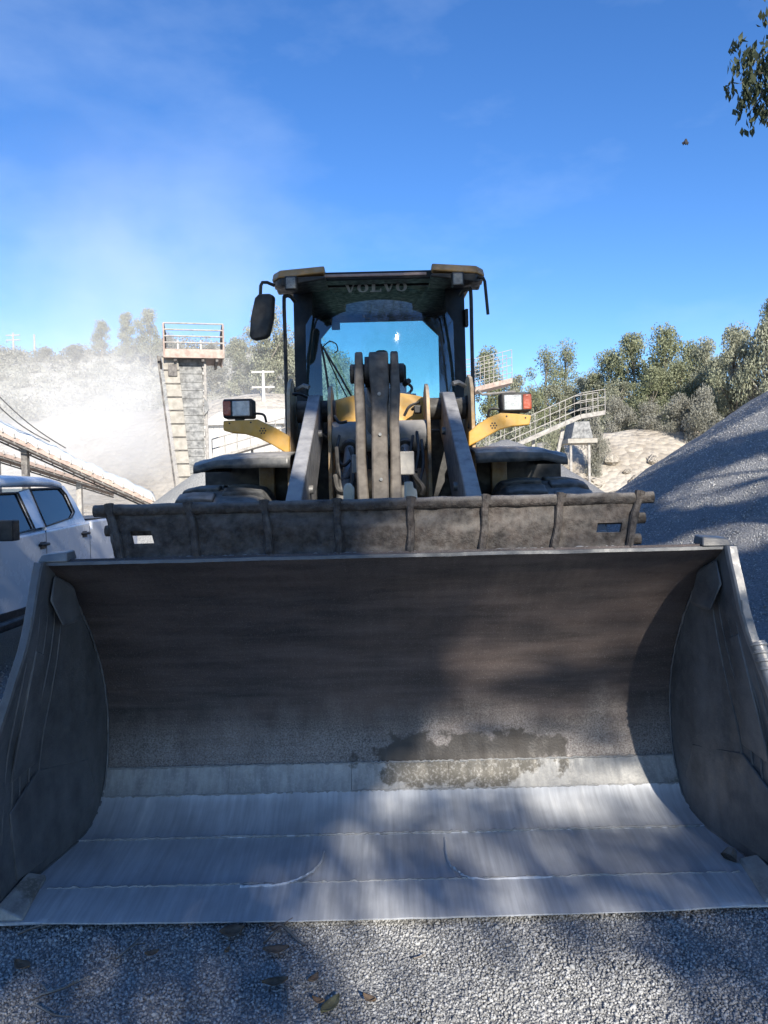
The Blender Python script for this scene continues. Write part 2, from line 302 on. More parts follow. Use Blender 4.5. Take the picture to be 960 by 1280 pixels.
M['leaf_grey'] = leaf_mat('dust_coated_leaves', (0.27, 0.26, 0.20), (0.15, 0.15, 0.11), (0.40, 0.385, 0.34))
M['leaf_near'] = leaf_mat('near_eucalyptus_leaves', (0.075, 0.095, 0.045), (0.035, 0.05, 0.025))

# ------------------------------------------------------------------ ground, terrain
def near_z(x, y): return 0.02 * fbm(x * 0.7, y * 0.7) + 0.012 * fbm(x * 2.3, y * 2.3, 3)
def ground():
    xs = sorted(set(list(np.linspace(-7, 7, 113)) + [-2000, -600, -250, -120, -60, -30, -15, -10, 10, 15, 30, 60, 120, 250, 600, 2000]))
    ys = sorted(set(list(np.linspace(-1, 9, 81)) + [-2000, -500, -100, -30, -8, 11, 14, 18, 24, 30, 60, 120, 250, 600, 2000]))
    mb = MB(); mb.grid([[(x, y, (near_z(x, y) - 0.012) if (abs(x) <= 7 and -1 <= y <= 9) else -0.012) for x in xs] for y in ys])
    tag(mb.build('ground', M['ground']), 'grey gravel yard under the bucket and the truck', kind='structure')
ground()
def smooth01(t): t = min(1, max(0, t)); return t * t * (3 - 2 * t)
def hill_z(x, y):
    lw = smooth01((6 - x) / 14)                       # 1 on the left side, 0 on the right
    n = fbm(x * 0.06, y * 0.06, 1.7); n2 = fbm(x * 0.3, y * 0.3, 5)
    zl = 1.5 * smooth01((y - 36) / 10) + 6.8 * smooth01((y - 48) / 13) + 11.5 * smooth01((y - 66) / 36) + 3 * smooth01((y - 100) / 60)
    zr = 4.2 * smooth01((y - 40 - 0.15 * x) / 9) + 3.0 * smooth01((y - 52) / 30) + 3 * smooth01((y - 90) / 60) + 0.10 * max(0, x - 10) * smooth01((y - 40) / 10)
    rise = smooth01((y - 38) / 14)
    return lw * zl + (1 - lw) * zr + rise * (1.3 * n + 0.45 * n2) - 0.05
def hillside():
    mb = MB(); xs = np.linspace(-150, 150, 201); ys = np.concatenate([np.linspace(31, 110, 110), np.linspace(114, 240, 20)])
    mb.grid([[(x, y, hill_z(x, y)) for x in xs] for y in ys])
    o = mb.build('hillside', M['hill'], angle=80); o.data.materials.append(M['bank'])
    for p in o.data.polygons:
        c = p.center
        if c.x > 2 and c.y < 53 + 2 * fbm(c.x * .2, 0) or c.x <= 2 and c.y < 61: p.material_index = 1
    tag(o, 'dusty quarry hillside with a pale cut bench behind the plant', kind='structure')
hillside()

PZ = {}
def pile_z(x, y, cx, cy, Hh, slope, seed, rough):
    r = math.hypot(x - cx, y - cy); a = math.atan2(y - cy, x - cx); k = 0.28; rr = math.sqrt(r * r + k * k) - k
    z = Hh - slope * rr * (1 + 0.02 * fbm(math.cos(a) * 1.5, math.sin(a) * 1.5, seed)); z = 0.5 * (z + math.sqrt(z * z + 0.09)) - 0.06
    return z + (rough * fbm(x * 0.8, y * 0.8, seed) + rough * 0.4 * fbm(x * 3, y * 3, seed)) * smooth01(z / 0.4)
def pile(name, cx, cy, Hh, slope, m, label, seed=0, nr=70, na=160, rough=0.05, a0=0, a1=2 * math.pi):
    R_ = Hh / slope * 1.15; rows = []
    for i in range(nr + 1):
        r = R_ * i / nr; row = []
        for j in range(na + 1):
            a = a0 + (a1 - a0) * j / na; x, y = cx + r * math.cos(a), cy + r * math.sin(a)
            k = 0.28; rr = math.sqrt(r * r + k * k) - k
            z = Hh - slope * rr * (1 + 0.02 * fbm(math.cos(a) * 1.5, math.sin(a) * 1.5, seed))
            z = 0.5 * (z + math.sqrt(z * z + 0.09)) - 0.06                  # the foot runs out softly
            z += (rough * fbm(x * 0.8, y * 0.8, seed) + rough * 0.4 * fbm(x * 3, y * 3, seed)) * smooth01(z / 0.4)
            row.append((x, y, z))
        rows.append(row)
    mb = MB(); mb.grid(rows); return tag(mb.build(name, m, angle=180), label, 'gravel pile')
pile('gravel_pile', 8.85, 13.2, 4.5, 0.665, M['pile'], 'big grey gravel pile rising out of frame on the right', 1, rough=0.06)
pc = P(632, 546, 17.5)
pile('gravel_pile', pc.x, pc.y, pc.z, 0.66, M['pile'], 'low grey gravel pile behind the right front fender', 4, 40, 90)
pc = P(285, 568, 21)
pile('gravel_pile', pc.x, pc.y, pc.z, 0.70, M['pale_pile'], 'pale gravel pile behind the left front tyre', 8, 40, 90)

# ------------------------------------------------------------------ wheel loader
loader = thing('wheel_loader', (0, 5.5, 0), 'dusty yellow wheel loader with its wide bucket lowered to the ground', 'wheel loader')
KEY = [(2.945, .016), (3.20, .034), (3.60, .056), (3.79, .105), (3.89, .185), (3.955, .32), (3.985, .50), (3.955, .72), (3.85, .94), (3.635, 1.20), (3.33, 1.405)]
PROF = [Vector((0, p.x, p.y)) for p in spline([Vector((a, b, 0)) for a, b in KEY], 8)]
def normal_at(i):
    t = PROF[min(i + 1, len(PROF) - 1)] - PROF[max(i - 1, 0)]; t.normalize(); return Vector((0, -t.z, t.y))      # towards the inside (up / forward)
def sheet(i0, i1, x0, x1, nx, thick, lift, dent, seed):
    rows_in, rows_out = [], []
    for i in range(i0, i1 + 1):
        n = normal_at(i); a, b = [], []
        for j in range(nx + 1):
            x = x0 + (x1 - x0) * j / nx; p = PROF[i] + Vector((x, 0, 0))
            d = lift + dent * fbm(x * 1.7, i * 0.12, seed) + dent * 0.25 * fbm(x * 7, i * 0.5, seed + 3)
            if i == 0: p = p + Vector((0, 0.007 * fbm(x * 1.6, 4) + 0.003 * fbm(x * 9, 1) + 0.014 * x * x, 0))
            a.append(p + n * d); b.append(p - n * (thick if i > 3 else -0.004 + (thick + .004) * i / 4))
        rows_in.append(a); rows_out.append(b)
    mb = MB(); mb.grid(rows_in); mb.grid([r[::-1] for r in rows_out])
    for r0, r1 in ((rows_in[0], rows_out[0]), (rows_out[-1], rows_in[-1])): mb.grid([r1, r0])
    for k in (0, -1):
        rr = [[a[k], b[k]] for a, b in zip(rows_in, rows_out)]; mb.grid(rr if k == 0 else [r[::-1] for r in rr])
    return mb
BW = 1.47; K = 8
bucket = sheet(5 * K - 2, 10 * K, -BW, BW, 90, 0.022, 0, 0.006, 1).build('bucket', M['b_back'], loader)
bucket['label'] = 'wide open steel bucket, dark rust above and polished grey floor below'
for a, b, key, lift, dent, nm in ((0, K, 'b_floor', 0.010, 0.003, 'cutting_edge'), (K, 2 * K, 'b_floor', 0.004, 0.004, 'floor_plate'), (2 * K, 4 * K - 2, 'b_floor', 0.010, 0.004, 'floor_plate')):
    sheet(a, b, -BW - (0.10 if a == 0 else 0.09 if a == K else 0.04), BW + (0.10 if a == 0 else 0.09 if a == K else 0.04), 90, 0.022, lift, dent, a).build(nm, M[key], bucket)
# the caked wear strip is a row of separate plates
wx = [-BW, -0.83, -0.20, 0.30, 0.92, BW]
for k in range(5):
    sheet(4 * K - 2, 5 * K - 2, wx[k] + 0.0007, wx[k + 1] - 0.0007, 20, 0.02, 0.007 + 0.003 * (k % 2), 0.004, 20 + k).build('wear_plate', M['b_wear'], bucket)
def weld(pts, r=0.007, parent=bucket):
    mb = MB(); n = len(pts); mb.tube([Vector(p) + Vector((0, 0.004 * random.uniform(-1, 1), 0.003 * random.uniform(-1, 1))) for p in pts], [r * random.uniform(0.6, 1.3) for _ in range(n)], 6)
    return mb.build('weld_bead', M['weld'], parent)
for idx, lift in ((K, 0.010), (2 * K, 0.010), (4 * K - 2, 0.008), (5 * K - 2, 0.008)):
    q = PROF[idx] + normal_at(idx) * lift
    for x0, x1 in ((-1.46, -0.5), (-0.46, 0.33), (0.36, 1.46)):
        weld([q + Vector((x, 0, 0)) for x in np.linspace(x0, x1, 70)], 0.0055)
def floor_pt(px, py):
    g = G(px, py, 0.05); return Vector((g.x, g.y, 0.055 if g.y > 3.2 else 0.045))
for pl in ([(300, 1106), (350, 1104), (385, 1094), (400, 1080), (405, 1065)], [(556, 1048), (560, 1075), (572, 1090), (600, 1097), (690, 1094)]):
    weld(spline([floor_pt(*p) for p in pl], 10), 0.006).data.materials[0] = M['b_floor']
# side plates
def lead(t):            # leading edge from the lip (t=0) to the top corner (t=1)
    pts = [(3.00, 0.0), (2.965, 0.13), (2.965, 0.40), (2.985, 0.66), (3.08, 0.95), (3.19, 1.20), (3.29, 1.415)]
    q = spline([Vector((a, b, 0)) for a, b in pts], 6); return q[int(round(t * (len(q) - 1)))]
LE = [lead(i / 36) for i in range(37)]
def fx(y, z): return 0.10 * smooth01((3.78 - y) / .62) * smooth01((1.2 - z) / .7)     # the side plates flare outwards towards the mouth
def side_pt(u, v, s, off=0.0):         # u: lip to top, v: back joint to leading edge
    k = (K + 2) + u * (len(PROF) - 1 - (K + 2)); i0 = int(min(k, len(PROF) - 2)); f = k - i0; b = PROF[i0].lerp(PROF[i0 + 1], f) - normal_at(i0) * 0.015
    kl = u * 36; j0 = int(min(kl, 35)); l = LE[j0].lerp(LE[j0 + 1], kl - j0); y = b.y + (l.x - b.y) * v; z = b.z + (l.y - b.z) * v
    d = 0.006 * fbm(y * 3, z * 3, s * 7.0) + 0.002 * fbm(y * 14, z * 9, s * 2.0)
    return Vector((s * (BW + fx(y, z) + off) + s * d * (0 if v in (0, 1) else 1), y, z))
for s in (-1, 1):
    mb = MB(); U = [k / 44 for k in range(45)]; V = [k / 18 for k in range(19)]
    inn = [[side_pt(u, v, s) for v in V] for u in U]; out = [[side_pt(u, v, s, .03) for v in V] for u in U]
    if s < 0: inn = [r[::-1] for r in inn]; out = [r[::-1] for r in out]
    mb.grid(inn); mb.grid([r[::-1] for r in out])
    for k in (0, -1): mb.grid([inn[k], out[k]] if k == -1 else [out[k], inn[k]]); mb.grid([[a[k], b[k]] for a, b in zip(inn, out)])
    mb.build('side_plate', M['b_side'], bucket, angle=50)
    # thick leading edge
    mb = MB(); rows = []
    for i, p in enumerate(LE):
        wv = s * fx(p.x, p.y) + 0.003 * fbm(p.y * 5, s * 3.0); dy = 0.004 * fbm(p.y * 9, s * 5.0)
        xa_, xb_ = s * (BW - 0.004) + wv, s * (BW + 0.038) + wv; rows.append([(a, b + dy, c) for a, b, c in [(xa_, p.x + 0.004, p.y + .002), (xa_ + s * .006, p.x - 0.008, p.y), (xb_ - s * .006, p.x - 0.008, p.y), (xb_, p.x + .004, p.y + .002), (xb_, p.x + 0.035, p.y), (xa_, p.x + 0.035, p.y), (xa_, p.x + 0.004, p.y + .002)]][::-1 if s < 0 else 1])
    mb.grid(rows); mb.build('edge_bar', M['sunlit_edge'] if s > 0 else M['b_side'], bucket)  # right bar coloured paler as if sunlit, left bar keeps the side steel
    if s > 0:                           # bolted side cutter over the middle of that edge
        seg = [p for p in LE if 0.22 < p.y < 1.04]
        mb = MB(); mb.tube([(BW + fx(p.x, p.y) + 0.022, p.x - 0.006, p.y) for p in seg], [0.028] * len(seg), 10); cut = mb.build('side_cutter', M['sunlit_edge'], bucket)
        for k in range(4):
            z = 1.03 - 0.03 * k; y = 3.08 + (z - 0.95) * 0.44; xc = BW + 0.022 + fx(y, z); mb = MB(); mb.tube([(xc, y - 0.012, z - 0.008), (xc, y - 0.008, z + 0.004)], 0.034, 12); mb.build('clamp_ring', M['sunlit_edge'], bucket, bevel=0.003)
    # welded wear plates on the inner face
    for poly in ([(3.16, .10), (3.42, .09), (3.78, .24), (3.70, .42), (3.34, .50), (3.12, .40)], [(3.14, .52), (3.34, .54), (3.30, 1.02), (3.22, 1.05)]):
        mb = MB(); pp = [(s * (BW + fx(a, b) - .007), a, b) for a, b in poly]; mb.prism(pp[::(-1 if s > 0 else 1)], (s * 0.012, 0, 0)); mb.build('side_wear_plate', M['b_side'], bucket, bevel=0.004)
    for k in range(5):         # long rubbed ridges
        tt = np.linspace(0, 1, 18); mb = MB(); mb.tube([(s * (BW + fx(3.05 + 0.07 * k + 0.13 * t, 0.30 + 0.9 * t) + .001), 3.05 + 0.07 * k + 0.13 * t + .008 * math.sin(t * 5 + k), 0.30 + 0.9 * t) for t in tt], [0.0035 + 0.003 * math.sin(t * 3.14) for t in tt], 6); mb.build('rub_ridge', M['b_side'], bucket)
    # weld along the side to sheet joint
    weld([PROF[i] + normal_at(i) * 0.006 + Vector((s * (BW + fx(PROF[i].y, PROF[i].z) - 0.004), 0, 0)) for i in range(K + 2, len(PROF) - 3)], 0.006).data.materials[0] = M['b_side']
    # wedge shoe in the lip corner
    mb = MB(); mb.hexa([(s * (BW - 0.01), 2.98, 0.03), (s * (BW + .10), 2.98, 0.03), (s * (BW + .09), 3.24, 0.04), (s * (BW + 0.03), 3.28, 0.04),
                        (s * (BW + 0.0), 2.99, 0.040), (s * (BW + .10), 2.99, 0.085), (s * (BW + .09), 3.24, 0.10), (s * (BW + 0.03), 3.28, 0.065)]); mb.build('corner_shoe', M['b_wear'], bucket, bevel=0.008)
    # blunt gusset in the top corner
    gp = [P(*q) for q in ((896, 698, 3.37), (903, 730, 3.32), (888, 764, 3.36), (863, 755, 3.53), (873, 712, 3.47))]; gp = [Vector((s * min(p.x, BW - .004), p.y, p.z)) for p in gp]
    mb = MB(); mb.prism(gp[::s], (s * 0.02, 0.06, -0.01)); mb.build('corner_gusset', M['b_side'], bucket, bevel=0.014, seg=3)
    mb = MB(); mb.hexa([(s * (BW - 0.10), 3.31, 1.415), (s * (BW + 0.03), 3.31, 1.415), (s * (BW + 0.03), 3.42, 1.42), (s * (BW - 0.10), 3.42, 1.42), (s * (BW - 0.09), 3.33, 1.455), (s * (BW + 0.02), 3.33, 1.445), (s * (BW + 0.02), 3.42, 1.45), (s * (BW - 0.09), 3.42, 1.46)]); mb.build('corner_lug', M['steel_rod'], bucket, bevel=0.006)
    # dark lump stands in for the shaded break-out hole near the right shoe
mb = MB(); mb.tube([P(908, 1072, 3.28) + Vector((0.01, 0, 0)), P(915, 1062, 3.30)], [0.035, 0.022], 7); mb.build('hole_shade_lump', M['guard'], bucket)
mb = MB(); rows = []
for x in np.linspace(-BW, BW, 70):
    z = 1.405 + 0.003 * fbm(x * 3, 2); rows.append([(x, 3.318, z - 0.006), (x, 3.322, z + 0.008), (x, 3.40, z + 0.014), (x, 3.40, z - 0.012), (x, 3.318, z - 0.006)])
mb.grid(rows); mb.build('top_rail', M['b_side'], bucket)
for s in (-0.5, 0.5):
    mb = MB(); mb.prism([(s - 0.08, 4.02, .25), (s - 0.08, 4.25, .35), (s - 0.08, 4.25, .65), (s - 0.08, 4.02, .80)], (0.03, 0, 0)); mb.build('hinge_lug', M['arm'], bucket, bevel=0.006)

# spill guard on top of the bucket
GX0, GX1, GZ0, GZ1 = -1.245, 1.145, 1.41, 1.635
def gpt(u, v, off=0.0):   # u across, v up
    x = GX0 + (GX1 - GX0) * u; x += (0.5 - u) * 0.13 * (1 - v)
    return Vector((x, 3.365 + 0.05 * v + off, GZ0 + (GZ1 - GZ0) * v))
NU, NV = 150, 16
def hole(i, j):
    u, v = (i + .5) / NU, (j + .5) / NV
    return (0.042 < u < 0.078 and 0.34 < v < 0.56) or (0.925 < u < 0.975 and 0.30 < v < 0.52)
mb = MB(); vid = {}
for side in (0, 1):
    for i in range(NU + 1):
        for j in range(NV + 1):
            u, v = i / NU, j / NV
            d = 0.012 * fbm(u * 16, v * 2.2, 2) + 0.006 * abs(fbm(u * 40, v * 5, 8)) + 0.012 * math.sin(v * 9 + fbm(u * 5, 0) * 2) * smooth01((u - 0.15) * 6) * smooth01((0.97 - u) * 6) * 0.6 + 0.004 * fbm(u * 60, v * 9, 6)
            vid[side, i, j] = len(mb.v); mb.v.append(tuple(gpt(u, v, d + side * 0.022)))
for i in range(NU):
    for j in range(NV):
        if hole(i, j): continue
        a = [(i, j), (i + 1, j), (i + 1, j + 1), (i, j + 1)]
        mb.f.append(tuple(vid[0, p, q] for p, q in a)); mb.f.append(tuple(vid[1, p, q] for p, q in a[::-1]))
        for (di, dj, e) in ((0, -1, (0, 1)), (1, 0, (1, 2)), (0, 1, (2, 3)), (-1, 0, (3, 0))):
            ii, jj = i + di, j + dj
            if not (0 <= ii < NU and 0 <= jj < NV) or hole(ii, jj):
                p, q = a[e[0]], a[e[1]]; mb.f.append((vid[0, q[0], q[1]], vid[0, p[0], p[1]], vid[1, p[0], p[1]], vid[1, q[0], q[1]]))
guard = mb.build('spill_guard', M['guard'], loader, angle=50)
guard['label'] = 'battered rusty spill guard with upright ribs along the bucket top'
mb = MB(); mb.tube([gpt(u, 0.97, 0.004) + Vector((0, 0, 0.004 * fbm(u * 20, 1))) for u in np.linspace(-0.018, 1.022, 90)], [0.027 + 0.003 * fbm(u * 30, 4) for u in np.linspace(0, 1, 90)], 10); mb.build('rod', M['guard'], guard)
weld([gpt(u, 0.0, -0.006) + Vector((0, 0, .006)) for u in np.linspace(0.12, 0.99, 160)], 0.006, guard)
for v in (0.57, 0.16):
    mb = MB(); mb.tube([gpt(-0.012 if v > .3 else -0.004, v, 0.045) , gpt(1.02, v, 0.045)], 0.025, 10); mb.build('rod', M['guard'], guard)
for px in (137, 236, 331, 421, 514, 608, 702, 799):
    u = (P(px, 640, 3.4).x - GX0) / (GX1 - GX0); mb = MB(); prs = []
    for v in np.linspace(-0.02, 1.1, 12): prs.append(gpt(u + 0.001 * math.sin(v * 7 + px), v, -0.012 + 0.004 * fbm(v * 3, px)))
    mb.tube(prs, [0.017 + 0.004 * fbm(px, v * 4) + (0.006 if v > 0.9 else 0) for v in np.linspace(0, 1.1, 12)], 8); mb.build('rib', M['guard'], guard)

# lift arms
for s in (-1, 1):
    x = s * 0.50
    top = [(6.05, 2.44), (5.75, 2.40), (5.2, 2.12), (4.5, 1.78), (4.18, 1.60), (4.02, 1.30), (4.0, 0.75), (4.03, 0.42)]; bot = [(4.2, 0.36), (4.26, 0.8), (4.36, 1.15), (4.6, 1.36), (5.3, 1.72), (5.8, 2.02), (6.1, 2.14), (6.16, 2.3)]
    mb = MB(); poly = [(x - 0.045, a, b) for a, b in top + bot]; mb.prism(poly, (0.09, 0, 0)); arm = mb.build('lift_arm', M['arm'], loader, bevel=0.008)
    for y, z in ((5.55, 2.10), (4.75, 1.70)):
        mb = MB(); mb.tube([(x - 0.07, y, z), (x + 0.07, y, z)], 0.028, 10); mb.build('pin', M['steel_rod'], arm, bevel=0.004)
    mb = MB(); mb.tube([(x - 0.15, 5.95, 2.30), (x + 0.15, 5.95, 2.30)], 0.085, 18); mb.build('pivot_pin', M['dark'], arm, bevel=0.01)
    mb = MB(); mb.tube([(s * 0.63, 5.80, 2.45), (s * 0.57, 5.72, 2.47), (s * 0.53, 5.70, 2.455)], 0.018, 6); mb.build('grease_pipe', M['steel_rod'], arm)
# front frame: two pairs of tower plates
mb = MB(); mb.box(-0.64, 0.64, 6.15, 6.9, 0.5, 2.16); frame = mb.build('front_frame', M['dark'], loader, bevel=0.02)
for x, tall in ((-0.685, 0.06), (-0.385, 0), (0.345, 0), (0.672, 0.06)):
    poly = [(x - 0.013, a, b) for a, b in [(5.62, 0.6), (5.62, 1.6), (5.66, 2.1), (5.70, 2.36 + tall), (5.78, 2.45 + tall), (5.92, 2.49 + tall), (6.1, 2.44 + tall), (6.3, 2.2), (6.5, 1.9), (6.5, 0.6)]]
    mb = MB(); mb.prism(poly, (0.026, 0, 0)); mb.build('tower_plate', M['frame_yellow'], frame, bevel=0.004)
mb = MB(); mb.tube([(-0.37, 5.80, 2.09), (0.33, 5.80, 2.09)], 0.115, 24); ct = mb.build('cross_tube', M['grey_tube'], frame)
mb = MB(); mb.tube([(-0.37, 6.0, 1.72), (0.33, 6.0, 1.72)], 0.13, 20); mb.build('cross_tube', M['frame_yellow'], frame)
rows = []
for x in np.linspace(-0.40, 0.38, 20):
    h = 2.40 + 0.07 * (1 - (x / 0.42) ** 2); rows.append([(x, 6.12, 2.14), (x, 6.12, h - 0.05), (x, 6.15, h - 0.01), (x, 6.22, h), (x, 6.45, h + 0.01)])
mb = MB(); mb.grid(rows); mb.build('front_cover', M['yellow'], frame)
# central tilt linkage
def strip(rows, name, m, parent, bev=0.012):     # rows: (y, z, x centre, half width, depth)
    vs_ = []; fs = []
    for (y, z, xc, hw, dp) in rows: vs_ += [(xc - hw, y, z), (xc + hw, y, z), (xc + hw, y + dp, z - dp * 0.2), (xc - hw, y + dp, z - dp * 0.2)]
    n = len(rows)
    for i in range(n - 1):
        for j in range(4): fs.append((i * 4 + j, i * 4 + (j + 1) % 4, (i + 1) * 4 + (j + 1) % 4, (i + 1) * 4 + j))
    fs += [(3, 2, 1, 0), tuple((n - 1) * 4 + k for k in range(4))]
    mb = MB(); mb.add(vs_, fs); return mb.build(name, m, parent, bevel=bev)
tilt = strip([(4.10, 0.75, -0.018, .052, .10), (4.18, 1.1, -0.018, .051, .12), (4.36, 1.6, -0.018, .049, .12), (4.5, 1.85, -0.017, .048, .12), (4.66, 2.10, -0.015, .047, .13), (4.74, 2.22, -0.012, .050, .14), (4.78, 2.32, -0.006, .058, .18), (4.81, 2.42, -.012, .062, .2), (4.84, 2.52, -.012, .062, .19), (4.90, 2.565, -.012, .060, .11)], 'tilt_link', M['link'], loader)
for y, z, r_ in ((4.765, 2.28, .012), (4.60, 2.02, .010), (4.44, 1.75, .010)):
    mb = MB(); mb.tube([(-0.012, y - .012, z), (-0.012, y + .01, z)], r_, 8); mb.build('bolt', M['steel_rod'], tilt)
for xc0, xc1, xt in ((-0.114, -0.130, -0.136), (0.070, 0.076, 0.088)):
    strip([(4.12, 0.8, xc0, .036, .24), (4.24, 1.3, xc0, .034, .28), (4.38, 1.6, xc0, .034, .32), (4.56, 1.9, xc1, .029, .34), (4.68, 2.1, xc1, .029, .3), (4.78, 2.3, xt, .031, .26), (4.82, 2.45, xt, .026, .24), (4.85, 2.53, xt, .025, .2), (4.90, 2.567, xt, .024, .12)], 'bell_crank_plate', M['link'], tilt)
mb = MB(); mb.tube([(-0.195, 4.93, 2.43), (0.150, 4.93, 2.43)], 0.062, 16); mb.build('crank_pin', M['plastic'], tilt, bevel=0.008)
for a, b in ((-0.10, -0.072), (0.070, 0.094)):
    mb = MB(); mb.tube([(a, 4.93, 2.44), (b, 4.93, 2.44)], 0.098, 16); mb.build('seal', M['plastic'], tilt)
mb = MB(); mb.tube([(-0.02, 4.95, 2.40), (-0.02, 5.9, 2.10)], 0.075, 14); mb.tube([(-0.02, 5.2, 2.32), (-0.02, 6.1, 2.05)], 0.10, 14); mb.build('tilt_cylinder', M['grey_tube'], tilt)
mb = MB(); mb.tube([P(506, 480, 4.9), P(511, 476, 4.85)], 0.018, 8); mb.build('grease_nipple', M['plastic'], tilt)
for x in (-0.235, 0.165):
    mb = MB(); mb.tube([(x, 5.62, 2.02), (x - 0.01, 5.1, 1.72), (x - 0.02, 4.5, 1.35)], 0.036, 12); cyl = mb.build('hydraulic_cylinder', M['arm'], loader)
    mb = MB(); mb.tube([(x, 5.60, 2.01), (x, 5.55, 1.985)], 0.060, 14); mb.build('collar', M['dark'], cyl, bevel=0.006)
    mb = MB(); mb.tube([(x - 0.01, 5.2, 1.76), (x - 0.02, 4.45, 1.32)], 0.062, 14); mb.build('barrel', M['dark'], cyl)
mb = MB(); mb.prism([P(429, 632, 3.75), P(429, 612, 3.75), P(431, 605, 3.75), P(437, 603, 3.75), P(442, 610, 3.75), P(442, 632, 3.75)], (0, 0.1, 0)); mb.build('bucket_lug', M['cream'], loader, bevel=0.01)
mb = MB(); mb.prism([P(506, 632, 3.75), P(506, 602, 3.75), P(516, 602, 3.75), P(517, 610, 3.75), P(521, 612, 3.75), P(523, 632, 3.75)], (0, 0.1, 0)); mb.build('bucket_lug', M['cream'], loader, bevel=0.006)
mb = MB(); mb.box(0.10, 0.20, 4.9, 5.0, 1.78, 1.93); mb.build('valve_block', M['grey_tube'], loader, bevel=0.008)
mb = MB(); mb.box(-0.20, -0.10, 4.95, 5.05, 1.80, 1.92); mb.build('valve_block', M['grey_tube'], loader, bevel=0.008)
hs = [[(421, 560, 5.3), (424, 590, 5.2), (432, 600, 5.1), (440, 585, 5.2)], [(419, 595, 5.1), (423, 612, 5.0), (432, 616, 4.9), (440, 605, 5.0), (441, 580, 5.2)], [(422, 575, 5.3), (430, 582, 5.2), (438, 575, 5.2)],
      [(512, 585, 5.2), (520, 598, 5.0), (529, 610, 4.9), (527, 618, 4.9)], [(521, 540, 5.4), (523, 565, 5.2), (519, 590, 5.1)], [(398, 505, 5.75), (397, 530, 5.75), (404, 544, 5.7), (416, 550, 5.7)],
      [(505, 520, 5.9), (512, 508, 5.9), (524, 503, 5.95)], [(526, 515, 5.9), (521, 508, 5.9), (515, 512, 5.95)], [(357, 494, 5.8), (372, 492, 5.9), (385, 497, 6.0), (400, 503, 6.1)], [(583, 495, 5.9), (588, 520, 5.85), (586, 535, 5.8)]]
hs += [[(424, 545, 5.5), (421, 570, 5.3), (428, 600, 5.1), (436, 612, 5.0)], [(437, 560, 5.4), (443, 580, 5.3), (440, 600, 5.1)], [(503, 560, 5.4), (500, 585, 5.2), (506, 604, 5.0)], [(516, 545, 5.5), (513, 570, 5.3), (520, 590, 5.1)], [(527, 550, 5.5), (529, 580, 5.3), (524, 604, 5.1)], [(418, 520, 5.6), (424, 528, 5.55), (434, 527, 5.55)]]
for k, h in enumerate(hs):
    mb = MB(); mb.tube(spline([P(*p) for p in h], 8), 0.018 if k in (3, 0, 1) else 0.011, 8); mb.build('hydraulic_hose', M['plastic'], loader)
for p in ((522, 512, 5.9), (366, 490, 6.0)):
    c = P(*p); mb = MB(); mb.box(c.x - .03, c.x + .03, c.y - .03, c.y + .03, c.z - .03, c.z + .03); mb.build('hose_fitting', M['plastic'], loader, bevel=0.008)

# wheels
def wheel(x0, x1, yc, zc, r):
    wd = x1 - x0; prof = [(x0 + .05, r * .52), (x0, r * .66), (x0 + .01, r * .84), (x0 + .05, r * .93), (x0 + .13, r * .965), ((x0 + x1) / 2, r * .975), (x1 - .13, r * .965), (x1 - .05, r * .93), (x1 - .01, r * .84), (x1, r * .66), (x1 - .05, r * .52)]
    mb = MB(); mb.lathe_x([(x, rr) for x, rr in prof], (0, yc, zc), 64); ty = mb.build('tyre', M['tyre'], loader, angle=50)
    mb = MB(); n = 26
    for k in range(n):                         # chunky staggered lugs
        a = 2 * math.pi * k / n
        for side, da in ((-1, 0), (1, math.pi / n)):
            cx = (x0 + x1) / 2
            def q(xx, ang, rr): return (xx, yc + rr * math.cos(ang), zc + rr * math.sin(ang))
            xa, xb, xc_ = cx + side * 0.02, cx + side * 0.17, cx + side * (wd / 2 - .012)
            b0 = a + da; sw = 0.075
            pts_l = [(xa, b0 + .05, r * .96, r * 1.0), (xb, b0 + .02, r * .95, r * .998), (xc_ - side * .05, b0 - .01, r * .92, r * .975), (xc_, b0 - .03, r * .80, r * .88)]
            vs_ = []
            for xx, ang, ri, ro in pts_l: vs_ += [q(xx, ang - sw, ri), q(xx, ang + sw, ri), q(xx, ang + sw * .9, ro), q(xx, ang - sw * .9, ro)]
            fs = [(i * 4 + j, i * 4 + (j + 1) % 4, (i + 1) * 4 + (j + 1) % 4, (i + 1) * 4 + j) for i in range(3) for j in range(4)] + [(3, 2, 1, 0), (12, 13, 14, 15)]
            mb.add(vs_, fs)
    lug = mb.build('tread', M['tyre'], ty, bevel=0.012); lug['kind'] = 'stuff'
    mb = MB(); xm = x0 + .12; mb.lathe_x([(xm, .05), (xm, r * .3), (xm - .03, r * .5), (x0 + .03, r * .545), (x1 - .03, r * .545), (x1 - .12, r * .3), (x1 - .12, .05)], (0, yc, zc), 36); mb.build('rim', M['yellow'], ty)
for s in (-1, 1):
    for yc in (5.42, 8.85):
        a, b = sorted((s * 0.76, s * 1.43)); wheel(a, b, yc, 0.872, 0.88)
